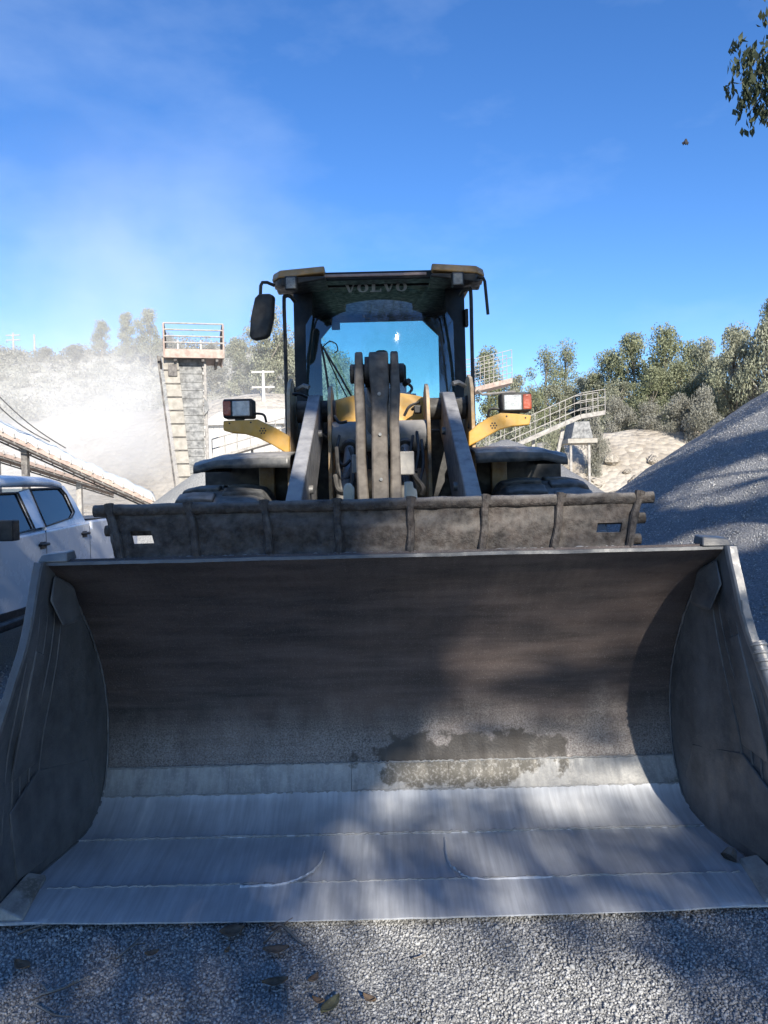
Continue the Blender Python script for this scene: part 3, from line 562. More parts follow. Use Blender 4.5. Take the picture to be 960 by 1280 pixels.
# fenders: curled sheet over each front tyre
for s in (-1, 1):
    xo = 1.235 if s < 0 else 1.205; xi = 0.60; rows = []; rows2 = []; prof = [(4.99, 1.846), (4.985, 1.875), (4.995, 1.905), (5.04, 1.925), (5.3, 1.955), (5.7, 1.96), (6.1, 1.90)]
    for k in range(25):
        t = k / 24; x = s * (xi + (xo - xi) * t); drop = -0.035 * smooth01((t - .72) / .28) ** 1.2; flare = 0.012 * math.sin(t * 6) ; fl = 1.0 if t < .35 else 1.0 - 0.25 * smooth01((t - .35) / .4)
        row = []
        for y, z in prof:
            zz = z + drop + flare * 0.4
            if y < 5.0 and z < 1.9: zz = 1.905 + (z - 1.905) * fl + drop + flare * 0.4
            row.append((x, y + 0.04 * t * t, zz))
        rows.append(row)
    mb = MB(); mb.grid(rows if s < 0 else rows[::-1]); fe = mb.build('fender', M['fender'], loader); sm = fe.modifiers.new('solid', 'SOLIDIFY'); sm.thickness = 0.018; sm.offset = 0
    mb = MB(); a, b = sorted((s * 0.62, s * 1.39)); mb.box(a, b, 6.02, 6.05, 0.9, 1.89); mb.build('mud_guard', M['plastic'], fe)
    mb = MB(); a, b = sorted((s * 0.84, s * 0.96)); mb.box(a, b, 5.96, 6.015, 1.2, 1.90); mb.build('stay', M['frame_yellow'], fe, bevel=0.01)
    mb = MB(); mb.hexa([(s * 1.19, 5.04, 1.83), (s * 1.21, 5.04, 1.83), (s * 1.21, 6.1, 1.86), (s * 1.19, 6.1, 1.86), (s * 1.20, 5.06, 1.86), (s * 1.215, 5.06, 1.86), (s * 1.215, 6.1, 1.89), (s * 1.20, 6.1, 1.89)][::1]); mb.build('side_lip', M['fender'], fe)
    mb = MB(); a, b = sorted((s * 0.69, s * 1.15)); mb.box(a, b, 6.06, 7.4, 1.55, 1.98); mb.build('step_box', M['yellow'], loader, bevel=0.03)
# headlamp brackets
polyL = [(362, 545), (345, 535), (322, 524), (300, 525), (279, 526), (279, 538), (290, 541), (305, 542), (322, 547), (340, 556), (357, 566), (362, 566)]
polyR = [(586, 540), (598, 530), (610, 522), (626, 516), (645, 517), (664, 519), (662, 531), (640, 533), (625, 537), (610, 545), (598, 552), (586, 558)]
for s, poly, hole_c, lampbox, lensbox, ambox, cable in ((-1, polyL, (328.5, 538.5), (279, 498, 316, 523), (291, 500, 312, 521.5), (279.5, 500, 289, 521), [(315, 518), (322, 517), (330, 519), (333, 528)]),
                                                       (1, polyR, (617, 532), (626, 490, 664, 515), (630, 492.5, 651.5, 514), (653, 491.5, 663.5, 513), [(627, 512), (616, 511), (611, 514), (610, 522)])):
    Y = 5.62; mb = MB(); pp = [P(a, b, Y) for a, b in poly]; mb.prism(pp if s > 0 else pp[::-1], (0, 0.085, 0)); br = mb.build('lamp_bracket', M['yellow'], loader, bevel=0.008)
    hc = P(*hole_c, Y)
    for k in range(7):
        a = k * math.pi / 3; dx, dz = (0, 0) if k == 6 else (0.020 * math.cos(a), 0.020 * math.sin(a)); mb = MB(); mb.tube([(hc.x + dx, Y - 0.0015, hc.z + dz), (hc.x + dx, Y + 0.01, hc.z + dz)], 0.0065, 8); mb.build('bolt_hole', M['plastic'], br)
    for fx in (0.1, 0.72):
        q = pp[4].lerp(pp[2], fx) if s < 0 else pp[5].lerp(pp[3], fx); mb = MB(); mb.tube([(q.x + (.02 if s < 0 else -.02), Y - .002, q.z - .02), (q.x + (.02 if s < 0 else -.02), Y + .01, q.z - .02)], 0.007, 8); mb.build('bolt_hole', M['plastic'], br)
    a, b = P(lampbox[0], lampbox[3], Y), P(lampbox[2], lampbox[1], Y); zt = max(a.z, b.z); zb = a.z
    mb = MB(); mb.box(a.x, b.x, Y - 0.01, Y + 0.14, a.z, b.z); lp = mb.build('headlamp', M['plastic'], loader, bevel=0.016, seg=3)
    c, d = P(lensbox[0], lensbox[3], Y), P(lensbox[2], lensbox[1], Y); mb = MB(); mb.box(c.x, d.x, Y - 0.016, Y + 0.01, c.z + .006, d.z - .006); mb.build('lens', M['lens'], lp, bevel=0.006)
    c, d = P(ambox[0], ambox[3], Y), P(ambox[2], ambox[1], Y); mb = MB(); mb.box(c.x - (.004 if s < 0 else 0), d.x + (.004 if s > 0 else 0), Y - 0.013, Y + 0.11, c.z + .003, d.z - .003); mb.build('indicator', M['amber'], lp, bevel=0.012, seg=3)
    mb = MB(); mb.box((a.x + b.x) / 2 - .03, (a.x + b.x) / 2 + .03, Y + .03, Y + .09, a.z - .03, a.z + .01); mb.build('mount', M['plastic'], lp)
    mb = MB(); mb.tube(spline([P(q[0], q[1], Y + 0.04) for q in cable], 6), 0.009, 8); mb.build('cable', M['plastic'], lp)

# cab
CY0, CY1 = 6.62, 7.95
mb = MB(); mb.box(-0.72, 0.72, 6.68, CY1, 1.5, 2.36); cab = mb.build('cab', M['cab_black'], loader, bevel=0.02)
cab['label'] = 'dark framed glass cab with yellow-edged roof'
def win_y(z): return 6.45 + 0.149 * (z - 2.36) + 0.12 * (z - 2.97) ** 2
rows = []
for z in np.linspace(2.36, 3.43, 12): rows.append([(x, win_y(z) + 0.16 * (x / 0.64) ** 2, z) for x in np.linspace(-0.64, 0.64, 25)])
mb = MB(); mb.grid(rows[::-1]); mb.build('windshield', M['windshield'], cab, angle=180)
for s in (-1, 1):
    mb = MB(); mb.hexa([(s * 0.565, 6.66, 2.3), (s * 0.655, 6.69, 2.3), (s * 0.755, 6.76, 2.3), (s * 0.60, 6.86, 2.3), (s * 0.575, 6.73, 3.46), (s * 0.655, 6.75, 3.46), (s * 0.755, 6.83, 3.46), (s * 0.60, 6.92, 3.46)]); mb.build('pillar', M['cab_black'], cab, bevel=0.008)
    mb = MB(); mb.box(*sorted((s * 0.69, s * 0.75)), 7.86, CY1, 2.3, 3.46); mb.build('pillar', M['cab_black'], cab, bevel=0.008)
    mb = MB(); mb.box(*sorted((s * 0.70, s * 0.75)), 7.22, 7.28, 2.3, 3.46); mb.build('pillar', M['cab_black'], cab, bevel=0.008)
    mb = MB(); mb.grid([[(s * 0.735, 6.85, 2.36), (s * 0.735, 7.22, 2.36)], [(s * 0.735, 6.90, 3.44), (s * 0.735, 7.22, 3.44)]]); mb.grid([[(s * 0.735, 7.28, 2.36), (s * 0.735, 7.86, 2.36)], [(s * 0.735, 7.28, 3.44), (s * 0.735, 7.86, 3.44)]]); mb.build('side_glass', M['cab_glass'], cab)
# rear wall with its clipped-corner window
ro = [(-0.72, 2.0), (0.72, 2.0), (0.72, 3.46), (-0.72, 3.46)]
ri = [(-0.60, 2.40), (0.60, 2.40), (0.60, 3.24), (0.44, 3.40), (-0.46, 3.40), (-0.60, 3.24)]
mb = MB(); allp = [(x, 7.90, z) for x, z in ro] + [(x, 7.90, z) for x, z in ri]
mb.add(allp, [(0, 1, 5, 4), (1, 2, 6, 5), (2, 7, 6), (2, 3, 8, 7), (3, 9, 8), (3, 0, 4, 9)]); rw = mb.build('rear_frame', M['cab_black'], cab); so = rw.modifiers.new('solid', 'SOLIDIFY'); so.thickness = 0.04
mb = MB(); mb.add([(x, 7.92, z) for x, z in ri], [tuple(range(6))]); mb.build('rear_glass', M['cab_glass'], cab)
mb = MB(); mb.box(-0.74, 0.74, 6.70, CY1, 3.44, 3.47); mb.build('headliner', M['cab_black'], cab)
# roof
mb = MB(); mb.hexa([(-0.84, 6.50, 3.468), (0.84, 6.50, 3.468), (0.80, 8.1, 3.47), (-0.80, 8.1, 3.47), (-0.80, 6.54, 3.52), (0.80, 6.54, 3.52), (0.76, 8.06, 3.53), (-0.76, 8.06, 3.53)]); roof = mb.build('roof', M['roof_yellow'], cab, bevel=0.02)
mb = MB(); mb.box(-0.60, 0.60, 6.44, 6.60, 3.43, 3.50); mb.build('visor', M['cab_black'], cab, bevel=0.012)
a, b = P(405, 346, 6.43), P(533, 340, 6.43); mb = MB(); mb.box(a.x, b.x, 6.425, 6.46, 3.455, 3.478); mb.build('visor_strip', mat('faded_pink_trim', (0.40, 0.27, 0.24), dust=0.3), cab, bevel=0.004)
for s in (-1, 1):
    pl = [(0.44, 6.34), (0.82, 6.36), (0.885, 6.46), (0.90, 6.75), (0.44, 6.75)]
    lo = [(s * x, y, 3.445 + (0.025 if x < .5 else -0.005)) for x, y in pl]; hi = [(s * x * (0.985 if x > .5 else 1.0), y + (0.02 if y < 6.5 else 0), 3.52 + (0.01 if x < .5 else -0.012)) for x, y in pl]
    mb = MB(); n = 5; mb.add(lo + hi, [tuple(range(n)), tuple(range(2 * n - 1, n - 1, -1))] + [(i, n + i, n + (i + 1) % n, (i + 1) % n) for i in range(n)]); mb.build('roof_pod', M['roof_yellow'], cab, bevel=0.012)
    lo2 = [(s * x * 0.97, y + 0.015, 3.37 + (0.05 if x < .5 else 0.03 if x > .85 else 0)) for x, y in pl]; hi2 = [(s * x * 0.985, y + 0.01, 3.446) for x, y in pl]
    mb = MB(); mb.add(lo2 + hi2, [tuple(range(n)), tuple(range(2 * n - 1, n - 1, -1))] + [(i, n + i, n + (i + 1) % n, (i + 1) % n) for i in range(n)]); mb.build('pod_liner', M['plastic'], cab, bevel=0.012)
    c = P(364, 355, 6.36) if s < 0 else P(572, 350, 6.36)
    mb = MB(); mb.box(c.x - .05, c.x + .05, 6.33, 6.40, c.z - .055, c.z + .06); wl = mb.build('work_lamp', M['plastic'], cab, bevel=0.01)
    mb = MB(); mb.box(c.x - .038, c.x + .038, 6.322, 6.34, c.z - .045, c.z + .045); mb.build('lens', M['lens_dull'], wl, bevel=0.005)
    xr = -0.80 if s < 0 else 0.778; zt = 3.345 if s < 0 else 3.365
    mb = MB(); mb.tube(spline([(xr + s * -0.08, 6.66, zt - 0.03), (xr + s * -0.05, 6.60, zt), (xr + s * -0.015, 6.56, zt - 0.005), (xr, 6.55, zt - 0.05), (xr, 6.55, 2.9), (xr + s * 0.004, 6.55, 2.05)], 6), 0.016, 8); mb.build('handrail', M['plastic'], cab)
mb = MB(); mb.tube([P(343, 357, 6.45), P(334, 353, 6.42), P(328, 353, 6.4), P(326, 357, 6.4), P(325.5, 368, 6.4), P(326, 392, 6.43)], 0.014, 8); mr = mb.build('mirror_arm', M['plastic'], cab)
mp_ = [(318, 372), (323, 367), (337, 366.5), (340.5, 370), (339, 398), (334, 418), (330, 422), (315, 425), (311.5, 420), (312.5, 398)]
mb = MB(); mb.prism([P(a, b, 6.36) for a, b in mp_][::-1], (0.02, 0.07, 0)); mb.build('mirror', M['plastic'], mr, bevel=0.014, seg=3)
mb = MB(); mb.tube([P(586, 352, 6.5), P(600, 347, 6.42), P(604, 347.5, 6.4), P(606, 352, 6.4), P(610, 393, 6.4)], 0.013, 8); mb.build('mirror_arm', M['plastic'], cab)
mb = MB(); c = P(581, 395, 6.8); mb.box(c.x, c.x + .03, 6.78, 6.86, c.z - .09, c.z + .06); mb.build('door_hinge', M['plastic'], cab, bevel=0.006)
# wiper, inside mirror, seat, steering column
mb = MB(); mb.tube([P(446, 507, 6.50), P(424, 468, 6.46), P(403, 433, 6.46)], 0.009, 6); mb.tube([P(438, 505, 6.49), P(420, 470, 6.46), P(405, 437, 6.46)], 0.006, 6); wp = mb.build('wiper', M['plastic'], cab)
mb = MB(); mb.tube(spline([P(401, 430, 6.47), P(405, 450, 6.46), P(409, 475, 6.46), P(412, 500, 6.46)], 5), 0.010, 6); mb.build('wiper_blade', M['plastic'], wp)
mb = MB(); mb.tube(spline([P(404, 433, 6.45), P(412, 427, 6.44), P(420, 430, 6.44), P(422, 438, 6.45), P(418, 441, 6.45)], 6), 0.005, 6); mb.build('washer_hose', M['plastic'], wp)
c = P(420, 407, 6.9); mb = MB(); mb.box(c.x - .04, c.x + .035, 6.9, 6.93, c.z - .035, c.z + .03); mb.build('inside_mirror', M['plastic'], cab, bevel=0.008)
c = P(476, 440, 7.5); mb = MB(); mb.box(c.x - .24, c.x + .24, 7.42, 7.54, 2.2, c.z - .12); mb.box(c.x - .06, c.x + .07, 7.44, 7.52, c.z - .12, c.z + .015); mb.build('seat', M['seat'], cab, bevel=0.04, seg=3)
c = P(488, 488, 6.95); mb = MB(); mb.tube([(c.x, 6.9, 2.2), (c.x, 7.08, c.z + .02)], 0.05, 10); ring = [(c.x + .2 * math.cos(a), 7.08 + .07 * math.sin(a), c.z + .03 + .17 * math.sin(a) * .5) for a in np.linspace(0, 2 * math.pi, 30)]; mb.tube(ring, 0.014, 8); mb.box(c.x - .28, c.x + .22, 6.72, 6.95, 2.3, c.z - .06); mb.build('steering_column', M['plastic'], cab, bevel=0.01)
# lettering at the top of the windshield: V O L V O
def letter(ch, x, w_, h, z0, y):
    mb = MB(); T = (0, 0.004, 0); st = 0.36 * w_; sf = h * .13
    def quad(p): mb.prism([(x + a * w_, y, z0 + b * h) for a, b in p], T)
    if ch == 'V':
        quad([(0.40, 0), (0.60, 0), (0.36, .87), (0.08, .87)]); quad([(0.52, 0.002), (0.62, 0.002), (0.90, .868), (0.76, .868)]); quad([(-.02, .87), (.46, .87), (.46, 1), (-.02, 1)]); quad([(.64, .87), (1.02, .87), (1.02, 1), (.64, 1)])
    elif ch == 'L':
        quad([(0.16, .13), (.46, .13), (.46, .87), (.16, .87)]); quad([(0, .87), (.64, .87), (.64, 1), (0, 1)]); quad([(0, 0), (1, 0), (1, .13), (0, .13)]); quad([(.86, .132), (1, .132), (1, .38), (.92, .38)])
    else:
        n = 28; o_ = [(x + w_ * (.5 + .5 * math.cos(t)), y, z0 + h * (.5 + .52 * math.sin(t))) for t in np.linspace(0, 2 * math.pi, n, endpoint=False)]; i_ = [(x + w_ * (.5 + .22 * math.cos(t)), y, z0 + h * (.5 + .40 * math.sin(t))) for t in np.linspace(0, 2 * math.pi, n, endpoint=False)]
        v = o_ + i_; v += [(a, b + .004, c) for a, b, c in v]; f = []
        for k in range(n):
            q = (k + 1) % n; f += [(k, q, n + q, n + k), (2 * n + k, 3 * n + k, 3 * n + q, 2 * n + q), (k, 2 * n + k, 2 * n + q, q), (n + k, n + q, 3 * n + q, 3 * n + k)]
        mb.add(v, f)
    mb.build('letter', M['letter'], cab, smooth=False)
xa, xb = P(430, 357, 6.55).x, P(509, 357, 6.55).x; zl = P(470, 362.5, 6.55).z; wl_ = (xb - xa) / 5.6
for k, ch in enumerate('VOLVO'): letter(ch, xa + k * wl_ * 1.15, wl_, 0.075, zl, win_y(3.38) - 0.014)
# engine hood behind the cab, counterweight
mb = MB(); mb.hexa([(-0.68, 7.98, 1.2), (0.68, 7.98, 1.2), (0.64, 10.6, 1.2), (-0.64, 10.6, 1.2), (-0.6, 7.98, 2.2), (0.6, 7.98, 2.2), (0.5, 10.5, 2.0), (-0.5, 10.5, 2.0)]); mb.build('engine_hood', M['yellow'], loader, bevel=0.08, seg=3)
mb = MB(); mb.box(-1.1, 1.1, 9.9, 10.75, 0.7, 1.25); mb.build('counterweight', M['dark'], loader, bevel=0.06, seg=3)
mb = MB(); mb.box(-0.35, 0.35, 5.0, 10.5, 0.55, 0.95); mb.build('chassis', M['dark'], loader, bevel=0.03)
for yc in (5.42, 8.85):
    mb = MB(); mb.tube([(-0.9, yc, .87), (0.9, yc, .87)], 0.16, 14); mb.build('axle', M['dark'], loader)

# ------------------------------------------------------------------ pickup truck
truck = thing('pickup_truck', (-4.5, 8.2, 0), 'white double cab pickup truck parked left of the loader bucket', 'pickup truck')
XS = -3.62
def xs(z): return XS - 0.02 - max(0, z - 1.30) * 0.40
def side(px, py):
    d = ray(px, py); X_ = XS
    for _ in range(8): p = Vector((0, 0, CAM_H)) + d * (X_ / d.x); X_ = xs(p.z)
    return p
def arc(yc, zc, r, a0, a1, n=10): return [(yc + r * math.cos(rad(a0 + (a1 - a0) * k / n)), zc + r * math.sin(rad(a0 + (a1 - a0) * k / n))) for k in range(n + 1)]
prof = [(4.62, .45), (4.55, .85), (4.65, 1.05), (6.1, 1.20), (6.25, 1.27), (9.46, 1.375), (9.47, 1.30)] + [(9.52, 1.30), (9.53, 1.385), (11.25, 1.40), (11.3, .62)] + [(11.0, .58)] + arc(10.45, .42, .46, 20, 160)[0:] + [(9.9, .50), (6.75, .50)] + arc(6.0, .42, .46, 20, 160) + [(5.4, .45)]
mb = MB(); mb.prism([(XS, a, b) for a, b in prof], (-1.78, 0, 0)); tb = mb.build('body', M['truck_white'], truck, bevel=0.035, seg=3)
mb = MB(); mb.box(-5.34, -3.70, 9.58, 11.2, 1.36, 1.407); mb.build('bed_shade_slab', M['plastic'], tb)  # black slab stands in for the shade inside the open bed
# greenhouse
def side_quad(pts, name, m, parent, th=0.05, off=0.0):
    for mir in (0, 1):
        vs_ = []
        for y, z in pts:
            x = xs(z) + off; vs_.append((x if not mir else -9.02 - x, y, z))
        mb = MB(); mb.prism(vs_ if mir else vs_, ((-th if not mir else th), 0, 0)); mb.build(name, m, parent)
zt_ = 1.80
def sp(px, py): p = side(px, py); return (p.y, p.z)
rw_ = [sp(*q) for q in ((37, 611.5), (75, 610), (82, 618), (92.5, 640), (89, 647), (57, 658))]
fw_r = [sp(22, 616), sp(43, 661)]
fw = [fw_r[0], fw_r[1], (6.75, 1.27), (7.25, 1.66), (7.5, fw_r[0][1] - 0.005)]
side_quad([fw_r[0], rw_[0], rw_[5], fw_r[1]], 'pillar', M['truck_white'], tb)
side_quad([rw_[1], (rw_[1][0] + .14, rw_[1][1] + .03), (9.40, 1.62), (9.46, 1.34), (rw_[4][0] + .1, 1.34), rw_[4], rw_[3], rw_[2]], 'pillar', M['truck_white'], tb)
side_quad([(6.35, 1.26), (6.72, 1.265), (7.30, 1.69), (7.5, 1.78), (7.35, 1.80)], 'pillar', M['truck_white'], tb)
side_quad([(rw_[5][0], rw_[5][1]), rw_[4], (rw_[4][0] + .1, 1.33), (rw_[5][0], 1.33)], 'sill', M['truck_white'], tb)
side_quad(rw_, 'side_window', M['car_glass'], tb, th=0.004, off=-0.015); side_quad(fw, 'side_window', M['car_glass'], tb, th=0.004, off=-0.015)
def loopbar(pts, nm):
    for mir in (0, 1):
        v = [((xs(z) + .004) if not mir else -9.02 - xs(z) - .004, y, z) for y, z in pts]; mb = MB(); mb.tube(v + [v[0]], 0.011, 6); mb.build(nm, M['plastic'], tb)
loopbar(rw_, 'window_seal'); loopbar(fw, 'window_seal')
zr = max(rw_[0][1], rw_[1][1]) + 0.035; xr_ = xs(zr)
rows = []
for y, dz, ins in ((7.30, -.04, .05), (7.45, 0.0, .0), (8.2, .035, 0), (8.9, .03, 0), (9.15, .0, 0.0), (9.27, -.06, 0.03)):
    rows.append([(xr_ - ins - (-9.02 - 2 * (xr_ - ins) + (xr_ - ins) * 0 ) * 0 + (0), y, zr + dz - .035)] + [(-4.51 + (xr_ - ins + 4.51) * math.cos(a) ** 0.6 * 1.0 if a < math.pi / 2 else -4.51 - (xr_ - ins + 4.51) * abs(math.cos(a)) ** 0.6, y, zr + dz + .05 * math.sin(a)) for a in np.linspace(0.02, math.pi - 0.02, 13)] + [(-9.02 - xr_ + ins, y, zr + dz - .035)])
mb = MB(); mb.grid(rows); rf = mb.build('roof', M['truck_white'], tb, angle=60); so = rf.modifiers.new('solid', 'SOLIDIFY'); so.thickness = 0.03; so.offset = -1
mb = MB(); mb.grid([[(xs(1.3) - .04, 6.4, 1.27), (-9.02 - xs(1.3) + .04, 6.4, 1.27)], [(xr_ - .06, 7.35, zr - .02), (-9.02 - xr_ + .06, 7.35, zr - .02)]]); mb.build('front_glass', M['car_glass'], tb)
mb = MB(); mb.grid([[(xs(1.4) - .04, 9.45, 1.38), (-9.02 - xs(1.4) + .04, 9.45, 1.38)], [(xr_ - .06, 9.22, zr - .03), (-9.02 - xr_ + .06, 9.22, zr - .03)]]); mb.build('rear_glass', M['car_glass'], tb)
for sx in (-4.05, -4.95):
    for sy in (7.85, 8.9):
        mb = MB(); mb.box(sx - .25, sx + .25, sy, sy + .14, 0.9, 1.48); mb.box(sx - .13, sx + .13, sy + .03, sy + .12, 1.50, 1.66); mb.build('seat', M['seat'], truck, bevel=0.04, seg=3)
for px, py in ((51, 681), (103.5, 667)):
    c = sp(px, py); mb = MB(); mb.box(XS - .005, XS + .035, c[0] - .10, c[0] + .12, c[1] - .014, c[1] + .018); h_ = mb.build('door_handle', M['plastic'], tb, bevel=0.012)
    mb = MB(); mb.box(XS - .002, XS + .006, c[0] - .06, c[0] + .07, c[1] - .045, c[1] + .03); mb.build('handle_cup', M['plastic'], h_, bevel=0.003)
for y in (8.22, 9.44):
    mb = MB(); mb.box(XS - .01, XS + .002, y, y + .008, .56, 1.33); mb.build('door_gap', M['plastic'], tb)
mb = MB(); mb.box(XS - .10, XS + .07, 6.8, 9.7, .44, .53); mb.build('side_step', M['plastic'], truck, bevel=0.03, seg=3)
mb = MB(); mb.prism([(XS + .003, a, b) for a, b in [(6.6, .62), (7.5, .60), (9.4, .60), (9.4, .50), (6.6, .50)]], (0.012, 0, 0)); mb.build('sill_trim', M['plastic'], tb, bevel=0.004)
c = P(4, 664, 7.0); mb = MB(); mb.box(c.x - .08, c.x + .12, 6.93, 7.07, c.z - .09, c.z + .10); mb.tube([(c.x, 7.0, c.z - .05), (XS - .05, 7.05, c.z - .09)], 0.03, 8); mb.build('door_mirror', M['plastic'], tb, bevel=0.03, seg=3)
for yc in (6.0, 10.45):
    for x0, x1 in ((XS - .25, XS - .005), (XS - 1.78, XS - 1.53)):
        mb = MB(); mb.lathe_x([(x0, .22), (x0, .34), (x0 + .03, .385), (x1 - .03, .385), (x1, .34), (x1, .22)], (0, yc, .38), 32); ty = mb.build('tyre', M['tyre'], truck)
        mb = MB(); mb.lathe_x([(x0 + .04, .02), (x0 + .04, .23), (x1 - .02, .23), (x1 - .05, .17), (x1 - .04, .02)], (0, yc, .38), 24); mb.build('rim', M['steel_rod'], ty)

# ------------------------------------------------------------------ quarry plant, left
def conveyor(a, b, wd, hgt, n, label, tarp=True, posts=()):
    a, b = Vector(a), Vector(b); cv = thing('conveyor', (a.x, a.y, 0), label, 'conveyor'); d = b - a; sd = d.cross(Vector((0, 0, 1))).normalized() * (wd / 2); up = Vector((0, 0, 1))
    for s in (-1, 1):
        mb = MB(); mb.bar(a + sd * s, b + sd * s, 0.07, hgt); mb.build('stringer', M['pink_steel'], cv)
        mb = MB(); mb.bar(a + sd * s - up * hgt * .95, b + sd * s - up * hgt * .95, 0.05, hgt * .35); mb.build('lower_chord', M['dark_steel'], cv)
    mb = MB(); mb.bar(a + up * hgt * .55, b + up * hgt * .55, wd * .85, 0.04); mb.build('belt', M['belt'], cv)
    for k in range(n):
        t = (k + .5) / n; p = a + d * t; mb = MB()
        mb.bar(p + sd * 1.15 + up * hgt * .2, p + sd * 1.0 + up * hgt * 1.15, .05, .05, (0, 1, 0)); mb.bar(p - sd * 1.15 + up * hgt * .2, p - sd * 1.0 + up * hgt * 1.15, .05, .05, (0, 1, 0)); mb.bar(p - sd + up * hgt * .45, p + sd + up * hgt * .45, .06, .06)
        mb.bar(p - sd - up * hgt * .9, p - sd + up * hgt * .1, .04, .04, (0, 1, 0)); mb.bar(p + sd - up * hgt * .9, p + sd + up * hgt * .1, .04, .04, (0, 1, 0)); mb.build('idler_frame', M['rail'], cv)
    if tarp:
        rows = []
        for k in range(60):
            t = k / 59; p = a + d * (t * .86); hh = 0.42 + 0.16 * fbm(t * 9, 3) + 0.2 * smooth01((.35 - t) * 5); row = []
            for q in np.linspace(-1.1, 1.1, 9): row.append(p + sd * q + up * (hgt * .45 + hh * (1 - abs(q) ** 2.2 * .8) + .08 * fbm(t * 30, q * 2)))
            rows.append(row)
        mb = MB(); mb.grid(rows); tp = mb.build('tarp', M['tarp'], cv, angle=80); so = tp.modifiers.new('solid', 'SOLIDIFY'); so.thickness = 0.02
    for (px, yb, m_) in posts:
        t = (px - a.x) / d.x; p = a + d * t; mb = MB(); mb.bar((p.x, p.y, -0.1), (p.x, p.y, p.z - hgt * .3), .22, .22, (0, 1, 0)); mb.build('post', M[m_], cv)
    return cv
a, b = P(-70, 512, 27), P(225, 646, 32)
conveyor(a, b, 1.1, 0.17, 22, 'long sloping conveyor under a dusty white tarp beside the tower', True, ((P(192, 620, 31).x, 0, 'dark_steel'), (P(203, 620, 31).x, 0, 'pink_steel'), (P(40, 600, 29).x, 0, 'dark_steel')))
a, b = P(-40, 558, 31), P(150, 618, 38)
conveyor(a, b, 0.9, 0.15, 16, 'lower bare conveyor truss running beneath the tarped conveyor', False, ((P(10, 600, 33).x, 0, 'rail'), (P(90, 600, 35).x, 0, 'rail')))
for k, (q0, q1) in enumerate((((-30, 478), (62, 552)), ((-30, 465), (82, 560)))):
    p0, p1 = P(*q0, 26), P(*q1, 29); mb = MB(); mb.tube([p0.lerp(p1, t) - Vector((0, 0, .25 * math.sin(t * math.pi))) for t in np.linspace(0, 1, 14)], 0.022, 6)
    tag(mb.build('stay_cable', M['wire']), ('lower' if k == 0 else 'upper') + ' of the two slanting cables above the tarped conveyor', 'cable')
# elevator tower with railed platform
tw = thing('elevator_tower', (P(238, 600, 30).x, 30, 0), 'tall concrete and steel tower topped by a railed platform', 'tower')
Yt = 30.0
def tx(px): return P(px, 520, Yt).x
def tz(py): return P(238, py, Yt).z
tw.rotation_euler = (0, 0, rad(14)); xl, xr = tx(224), tx(254)
nb = 22; zb, ztp = -0.1, tz(447)
for k in range(nb):
    z0 = zb + (ztp - zb) * k / nb; z1 = zb + (ztp - zb) * (k + 1) / nb - 0.012; mb = MB(); j = random.uniform(-.012, .012); mb.box(xl + j, xr + j, Yt - .1 + j, Yt + .9, z0, z1); mb.build('wall_panel', M['grey_sheet'], tw, bevel=0.01)
for k in range(10):
    t0, t1 = k / 10, (k + 1) / 10 - .006; zz = lambda t: tz(612) + (tz(447) - tz(612)) * t; xx = lambda t: tx(223) + (tx(206) - tx(223)) * t; xq = lambda t: tx(237) + (tx(225) - tx(237)) * t; y0 = Yt - .3
    mb = MB(); mb.hexa([(xx(t0), y0, zz(t0)), (xq(t0), y0, zz(t0)), (xq(t0), Yt - .13, zz(t0)), (xx(t0), Yt + .6, zz(t0)), (xx(t1), y0, zz(t1)), (xq(t1), y0, zz(t1)), (xq(t1), Yt - .13, zz(t1)), (xx(t1), Yt + .6, zz(t1))]); mb.build('side_panel', M['concrete'], tw, bevel=0.006)
    mb = MB(); mb.bar((xx(t1) - .05, y0 - .02, zz(t1)), (xq(t1), y0 - .02, zz(t1)), .02, .025); mb.build('strap', M['dark_steel'], tw)
mb = MB(); mb.bar((tx(203) - .06, Yt - .35, tz(447)), (tx(222) - .06, Yt - .35, tz(640)), .07, .07, (0, 1, 0)); mb.build('edge_angle', M['dark_steel'], tw)
mb = MB(); mb.box(tx(222) - .1, xl - .02, Yt - .3, Yt + .6, -0.1, tz(610)); mb.build('footing', M['concrete'], tw, bevel=0.02)
mb = MB(); mb.tube([(tx(257), Yt - .2, 0), (tx(257), Yt - .2, tz(448))], 0.07, 8); mb.build('pipe', M['rail'], tw)
for k in range(26):
    z = tz(640) + (tz(452) - tz(640)) * k / 26 + random.uniform(-.08, .08); mb = MB(); q = random.uniform(.04, .11); mb.box(xr + .0, xr + .02 + q, Yt - .25, Yt - .1, z, z + q * 1.2); mb.build('bracket', random.choice([M['rail'], M['dark_steel'], M['white_wall']]), tw, bevel=0.01)
mb = MB(); mb.hexa([(tx(255), Yt - .35, tz(520)), (tx(261), Yt - .35, tz(512)), (tx(261), Yt + .1, tz(512)), (tx(255), Yt + .1, tz(520)), (tx(255), Yt - .35, tz(498)), (tx(260), Yt - .35, tz(505)), (tx(260), Yt + .1, tz(505)), (tx(255), Yt + .1, tz(498))]); mb.build('spout', M['grey_sheet'], tw)
c0, c1 = P(201, 437, Yt - .6), P(274, 446, Yt - .6); pz0, pz1 = c1.z, c0.z; x0, x1 = c0.x, c1.x; yf, yb = Yt - .6, Yt + 1.6
mb = MB(); mb.box(x0, x1, yf, yf + .06, pz0, pz1); mb.build('fascia', M['pink_steel'], tw)
mb = MB(); mb.box(x0, x0 + .06, yf + .062, yb, pz0, pz1); mb.build('fascia', M['pink_steel'], tw); mb = MB(); mb.box(x1 - .06, x1, yf + .062, yb, pz0, pz1); mb.build('fascia', M['pink_steel'], tw)
